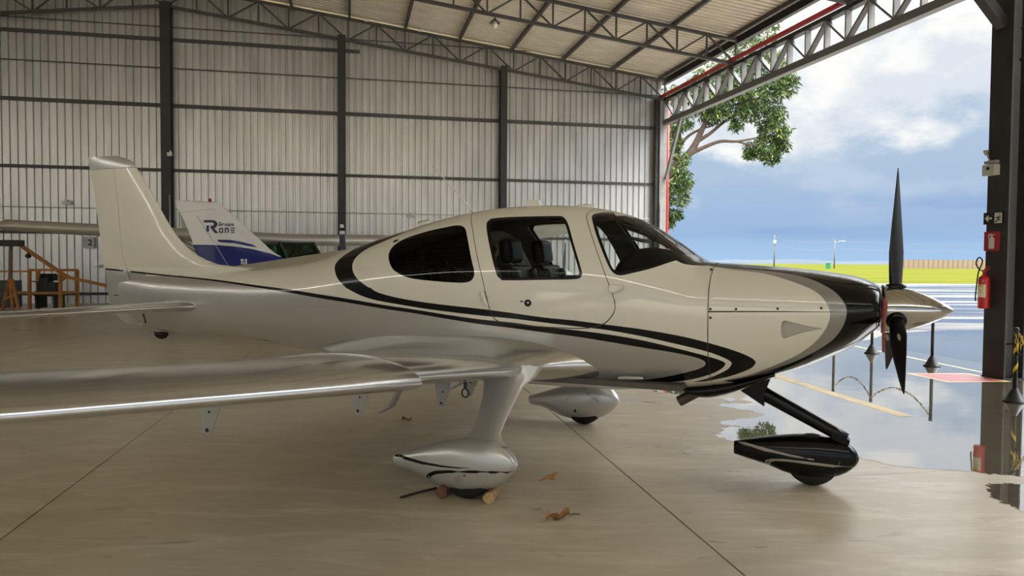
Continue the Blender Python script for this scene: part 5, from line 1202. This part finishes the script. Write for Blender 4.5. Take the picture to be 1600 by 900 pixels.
for p, lab in zip(ST, ('black chain post with cone base behind the lower propeller blades', 'black chain post with cone base standing under the spinner tip', 'black chain post with yellow tape right of the pillar', 'black chain post hidden behind the nose, second from the propeller', 'black chain post beyond the right edge of the frame')): stanchion(p, lab, tape='right of the pillar' in lab)
LK = {}
def chain(a, c, sag, label, n=None):
    a = np.asarray(a); c = np.asarray(c); L = np.linalg.norm(c - a); n = n or int((L + sag * 1.2) / .042); t = empty('chain', a, label=label, cat='chain', group=None)
    for m_, mat in ((0, M_YELLOW), (1, M_RUBBER)):
        if m_ not in LK:
            b = MB(); pts = [np.array([.024 * math.cos(q) * 1.15, .012 * math.sin(q), 0]) for q in np.linspace(0, 2 * math.pi, 11)]; b.tube(pts, .0042, 5, 0, False); o = b.build('link', mat, t, True); LK[m_] = o.data; bpy.data.objects.remove(o)
    fn = lambda f: a + (c - a) * f - ZD * sag * 4 * f * (1 - f)
    for i in range(n):
        f = (i + .5) / n; d = fn(min(1, f + .01)) - fn(max(0, f - .01)); d /= np.linalg.norm(d); o = link(bpy.data.objects.new('link', LK[(i // 5) % 2]), t); o.location = tuple(fn(f) - a)
        o.rotation_mode = 'QUATERNION'; o.rotation_quaternion = Vector(d).to_track_quat('X', 'Z') @ (Matrix.Rotation(math.pi / 2 * (i % 2), 3, 'X').to_quaternion())
top = ZD * .80
chain(ST[0] + top, ST[1] + top, .30, 'yellow and black plastic chain sagging between the posts behind the propeller')
chain(ST[3] + top, ST[0] + top, .30, 'yellow and black plastic chain sagging behind the aeroplane nose')
chain(ST[2] + top + np.array([.03, 0, 0]), ST[4] + top, .34, 'yellow chain running out of frame from the post by the pillar')
q0 = ST[2] + top + np.array([-.02, -.02, 0])
chain(q0, q0 + np.array([.055, -.03, -.02]), .22, 'short yellow chain loop hanging from the post by the pillar', 13)

# ------------------------------------------------------------------ outside
def grass_material():
    m = pbr('grass_green', (.050, .064, .009), .9, noise=.2, nscale=.35, col2=(.110, .108, .022), stretch=(.12, .9, 1), spec=0.0); return m
gl_ = float(on_ground(1500, 443.5)[1])
g_o = mk('grass_field', [(-60, gl_ - 2.0, .02), (260, gl_ + 4.0, .02), (900, 900, .3), (-200, 900, .3)], [(0, 1, 2, 3)], grass_material()); tag(g_o, 'bright green grass field beyond the wet apron', 'grass', kind='stuff')
mk('ground_outside', [(-300, -120, -.06), (300, -120, -.06), (300, 70, -.06), (-300, 70, -.06)], [(0, 1, 2, 3)], pbr('far_concrete', (.30, .27, .22), .6, noise=.1, nscale=.2)).__setitem__('kind', 'structure')
YF = 240.0; fa, fc = at_depth(1412, 412, YF), at_depth(1612, 412, YF)
t = empty('boundary_wall', (float(fa[0]), YF, 0), label='long low tan boundary wall of panels beyond the grass at the right', cat='wall'); nP = 26; wP = (fc[0] - fa[0]) / nP
hF = float(at_depth(1500, 406.5, YF)[2]); MF = pbr('tan_panel', (.22, .16, .105), .8, noise=.12, nscale=.5); p0 = None
for i in range(nP):
    if p0 is None: b = MB(); b.box((wP / 2, 0, hF / 2), (wP - .18, .12, hF)); p0 = b.build('wall_panel', MF, t)
    else: same(p0, parent=t, loc=(i * wP, 0, 0))
p0 = None
for i in range(nP + 1):
    if p0 is None: b = MB(); b.box((0, 0, hF / 2 + .1), (.2, .2, hF + .2)); p0 = b.build('wall_post', pbr('tan_post', (.13, .10, .07), .8), t)
    else: same(p0, parent=t, loc=(i * wP, 0, 0))
YL = 900.0; V = []; F = []; rs = np.random.RandomState(4); us = np.linspace(1050, 1720, 90); hz = 407.5
for i, u in enumerate(us):
    hh = 1.2 + 4.2 * math.exp(-((u - 1255) / 55) ** 2) + 2.6 * math.exp(-((u - 1160) / 40) ** 2) + 2.0 * math.exp(-((u - 1400) / 60) ** 2) + rs.rand() * .5
    P = at_depth(u, 410 + .0063 * (u - 1200), YL); top_ = P[2] + hh * YL / FPX; V += [(P[0], YL, -2), (P[0], YL + 30, top_), (P[0], YL + 260, -2)]
for i in range(89):
    for k in (0, 1): F.append((3 * i + k, 3 * i + 3 + k, 3 * i + 4 + k, 3 * i + 1 + k))
o = mk('hill', V, F, pbr('hazy_hill', (.020, .036, .058), .9, noise=.12, nscale=.02), smooth=True); tag(o, 'low hazy blue hills on the horizon', 'hill')
def pole(u, vt, vb, Y, label, arm):
    P = at_depth(u, vb, Y); h = float(at_depth(u, vt, Y)[2]); t = empty('utility_pole', (P[0], Y, 0), label=label, cat='pole')
    b = MB(); b.tube([(0, 0, 0), (0, 0, h)], [.20, .13], 10); b.build('mast', pbr('pole_concrete', (.13, .125, .12), .8), t, True)
    b = MB(); b.box((0, 0, h - .6), (1.9, .12, .12)); b.build('cross_arm', pbr('pole_concrete', (.4, .4, .4)), t)
    if arm > 0:
        b = MB(); b.tube([(0, 0, h - .9), (1.4, 0, h - .55), (2.2, 0, h - .45)], .06, 8); b.build('lamp_arm', M_STEELG, t); b = MB(); b.box((2.5, 0, h - .45), (.9, .3, .16)); b.build('lamp_head', M_WHITE, t)
    else:
        b = MB(); b.lathe([(.0, -.5), (.32, -.48), (.34, .45), (0, .5)], 14, 'z', (0, -.3, h - 1.9)); b.build('transformer', M_WHITE, t, True)
    return (P[0], h)
A_ = pole(1209.5, 367, 413, 200., 'grey utility pole on the grass with a white transformer', 0); B_ = pole(1303.5, 374, 413.5, 215., 'grey utility pole on the grass with a lamp arm, nearer the propeller', 1)
C_ = (float(at_depth(1700, 380, 230)[0]), 9.0)
for dz, nm in ((-.55, 'upper'), (-2.6, 'lower')):
    pts = []
    for (p, Yp), (q, Yq) in (((A_, 200.), (B_, 215.)), ((B_, 215.), (C_, 230.))):
        for f in np.linspace(0, 1, 10): pts.append((p[0] + (q[0] - p[0]) * f, Yp + (Yq - Yp) * f, (p[1] + (q[1] - p[1]) * f) + dz - .9 * 4 * f * (1 - f)))
    b = MB(); b.tube(pts, .035, 5); o = b.build('power_line', pbr('wire_grey', (.12, .14, .18), .6)); tag(o, '%s of two thin power lines strung between the utility poles' % nm, 'wire')
P = at_depth(1294, 412, 205.); t = empty('green_box', (P[0], 205., 0), label='small bright green box on the grass left of the lamp pole', cat='box'); b = MB(); b.box((0, 0, .75), (1.0, .8, 1.5)); b.build('body', pbr('green_plastic', (.01, .16, .08), .5), t); b = MB(); b.box((0, 0, 1.55), (1.1, .9, .1)); b.build('lid', pbr('green_plastic', (.01, .16, .08)), t)

# --- the tree beyond the corner
def tree():
    YT = 37.0; base = at_depth(1012, 420, YT); base[2] = 0; t = empty('mango_tree', base, label='leafy green tree with bare forked branches beyond the open corner', cat='tree'); o0 = base
    M_BK = pbr('tree_bark', (.085, .060, .045), .9, noise=.3, nscale=6, bump=.4, bscale=14)
    W = lambda u, v, dy=0: at_depth(u, v, YT + dy) - o0
    def limb(name, pts, r0, r1):
        P = catmull(pts, 4); b = MB(); b.tube(P, list(np.linspace(r0, r1, len(P))), 9); return b.build(name, M_BK, t, True)
    limb('trunk', [np.zeros(3), W(1015, 380), W(1030, 310), W(1052, 262)], .42, .24)
    limb('branch', [W(1052, 262), W(1075, 242), W(1088, 222), W(1098, 200), W(1112, 175, .3), W(1140, 140, .4)], .22, .07)
    limb('branch', [W(1075, 242), W(1098, 231), W(1125, 221), W(1150, 221, -.4), W(1180, 216, -.6)], .12, .04)
    limb('branch', [W(1088, 222), W(1110, 208), W(1132, 190, .3), W(1165, 170, .6), W(1200, 140, .6)], .10, .04)
    limb('branch', [W(1052, 250), W(1070, 218), W(1092, 203), W(1112, 197)], .09, .04)
    limb('branch', [W(1030, 310), W(1048, 280), W(1062, 230), W(1060, 180)], .14, .05)
    limb('branch', [W(1150, 221, -.4), W(1175, 226, -.5), W(1195, 222, -.5), W(1205, 214, -.5)], .05, .02)
    limb('branch', [W(1140, 140, .4), W(1170, 115, .5), W(1195, 80, .5), W(1200, 30, .5)], .08, .03)
    rs = np.random.RandomState(11); V = []; F = []; Mi = []
    blobs = [(1058, 262, 20, 34, 1), (1055, 300, 22, 28, 1), (1064, 285, 18, 22, .8), (1050, 336, 14, 13, .5), (1044, 345, 8, 10, .3), (1052, 222, 12, 22, .6), (1060, 190, 22, 16, .7), (1050, 150, 25, 18, .7), (1105, 165, 28, 20, 1), (1118, 180, 22, 14, .6), (1145, 150, 28, 22, 1.1), (1160, 175, 22, 16, .6), (1185, 150, 36, 26, 1.5), (1215, 135, 28, 22, 1.1), (1232, 122, 14, 12, .5), (1200, 180, 26, 22, 1.1), (1208, 205, 24, 22, 1.1), (1220, 222, 12, 18, .6), (1195, 235, 20, 13, .7), (1178, 228, 12, 12, .35), (1170, 240, 8, 9, .2), (1205, 246, 10, 9, .3), (1110, 125, 34, 20, 1), (1150, 110, 36, 22, 1.2), (1195, 100, 34, 22, 1.1), (1180, 60, 40, 26, 1), (1120, 80, 44, 26, 1), (1150, 198, 12, 8, .2), (1085, 140, 24, 20, .7), (1135, 30, 50, 30, .6)]
    px = YT / FPX
    for u, v, ru, rv, wgt in blobs:
        for c in range(int(100 * wgt)):
            while True:
                a = rs.uniform(-1, 1, 3)
                if a @ a < 1: break
            C = W(u + a[0] * ru, v + a[1] * rv) + np.array([0, a[2] * ru * px * 1.6, 0])
            for k in range(9):
                az = rs.uniform(0, 2 * math.pi); dr = np.array([math.cos(az), math.sin(az), rs.uniform(-1.5, .15)]); dr /= np.linalg.norm(dr); L = rs.uniform(.18, .32); w = L * .13; sd = np.cross(dr, rs.uniform(-1, 1, 3)); sd /= np.linalg.norm(sd) + 1e-9
                S = C + rs.uniform(-.06, .06, 3); Mid = S + dr * L * .5; E = S + dr * L + np.array([0, 0, -.08 * L]); up = np.cross(sd, dr) * w * .35; b = len(V)
                V += [S, Mid + sd * w + up, E, Mid - sd * w + up]; F += [(b, b + 1, b + 2), (b, b + 2, b + 3)]; m = int(rs.choice(3, p=[.5, .33, .17])); Mi += [m, m]
    ms = []
    for nm, col, tr in (('leaf_dark', (.018, .050, .006), .2), ('leaf_mid', (.045, .10, .010), .3), ('leaf_light', (.16, .21, .02), .35)):
        m = pbr(nm, col, .45, noise=.2, nscale=3); bs = m.node_tree.nodes['Principled BSDF']; bs.inputs['Transmission Weight'].default_value = 0.0; ms.append(m)
    o = mk('foliage', V, F, ms, t, Mi); o['kind'] = 'stuff'
tree()
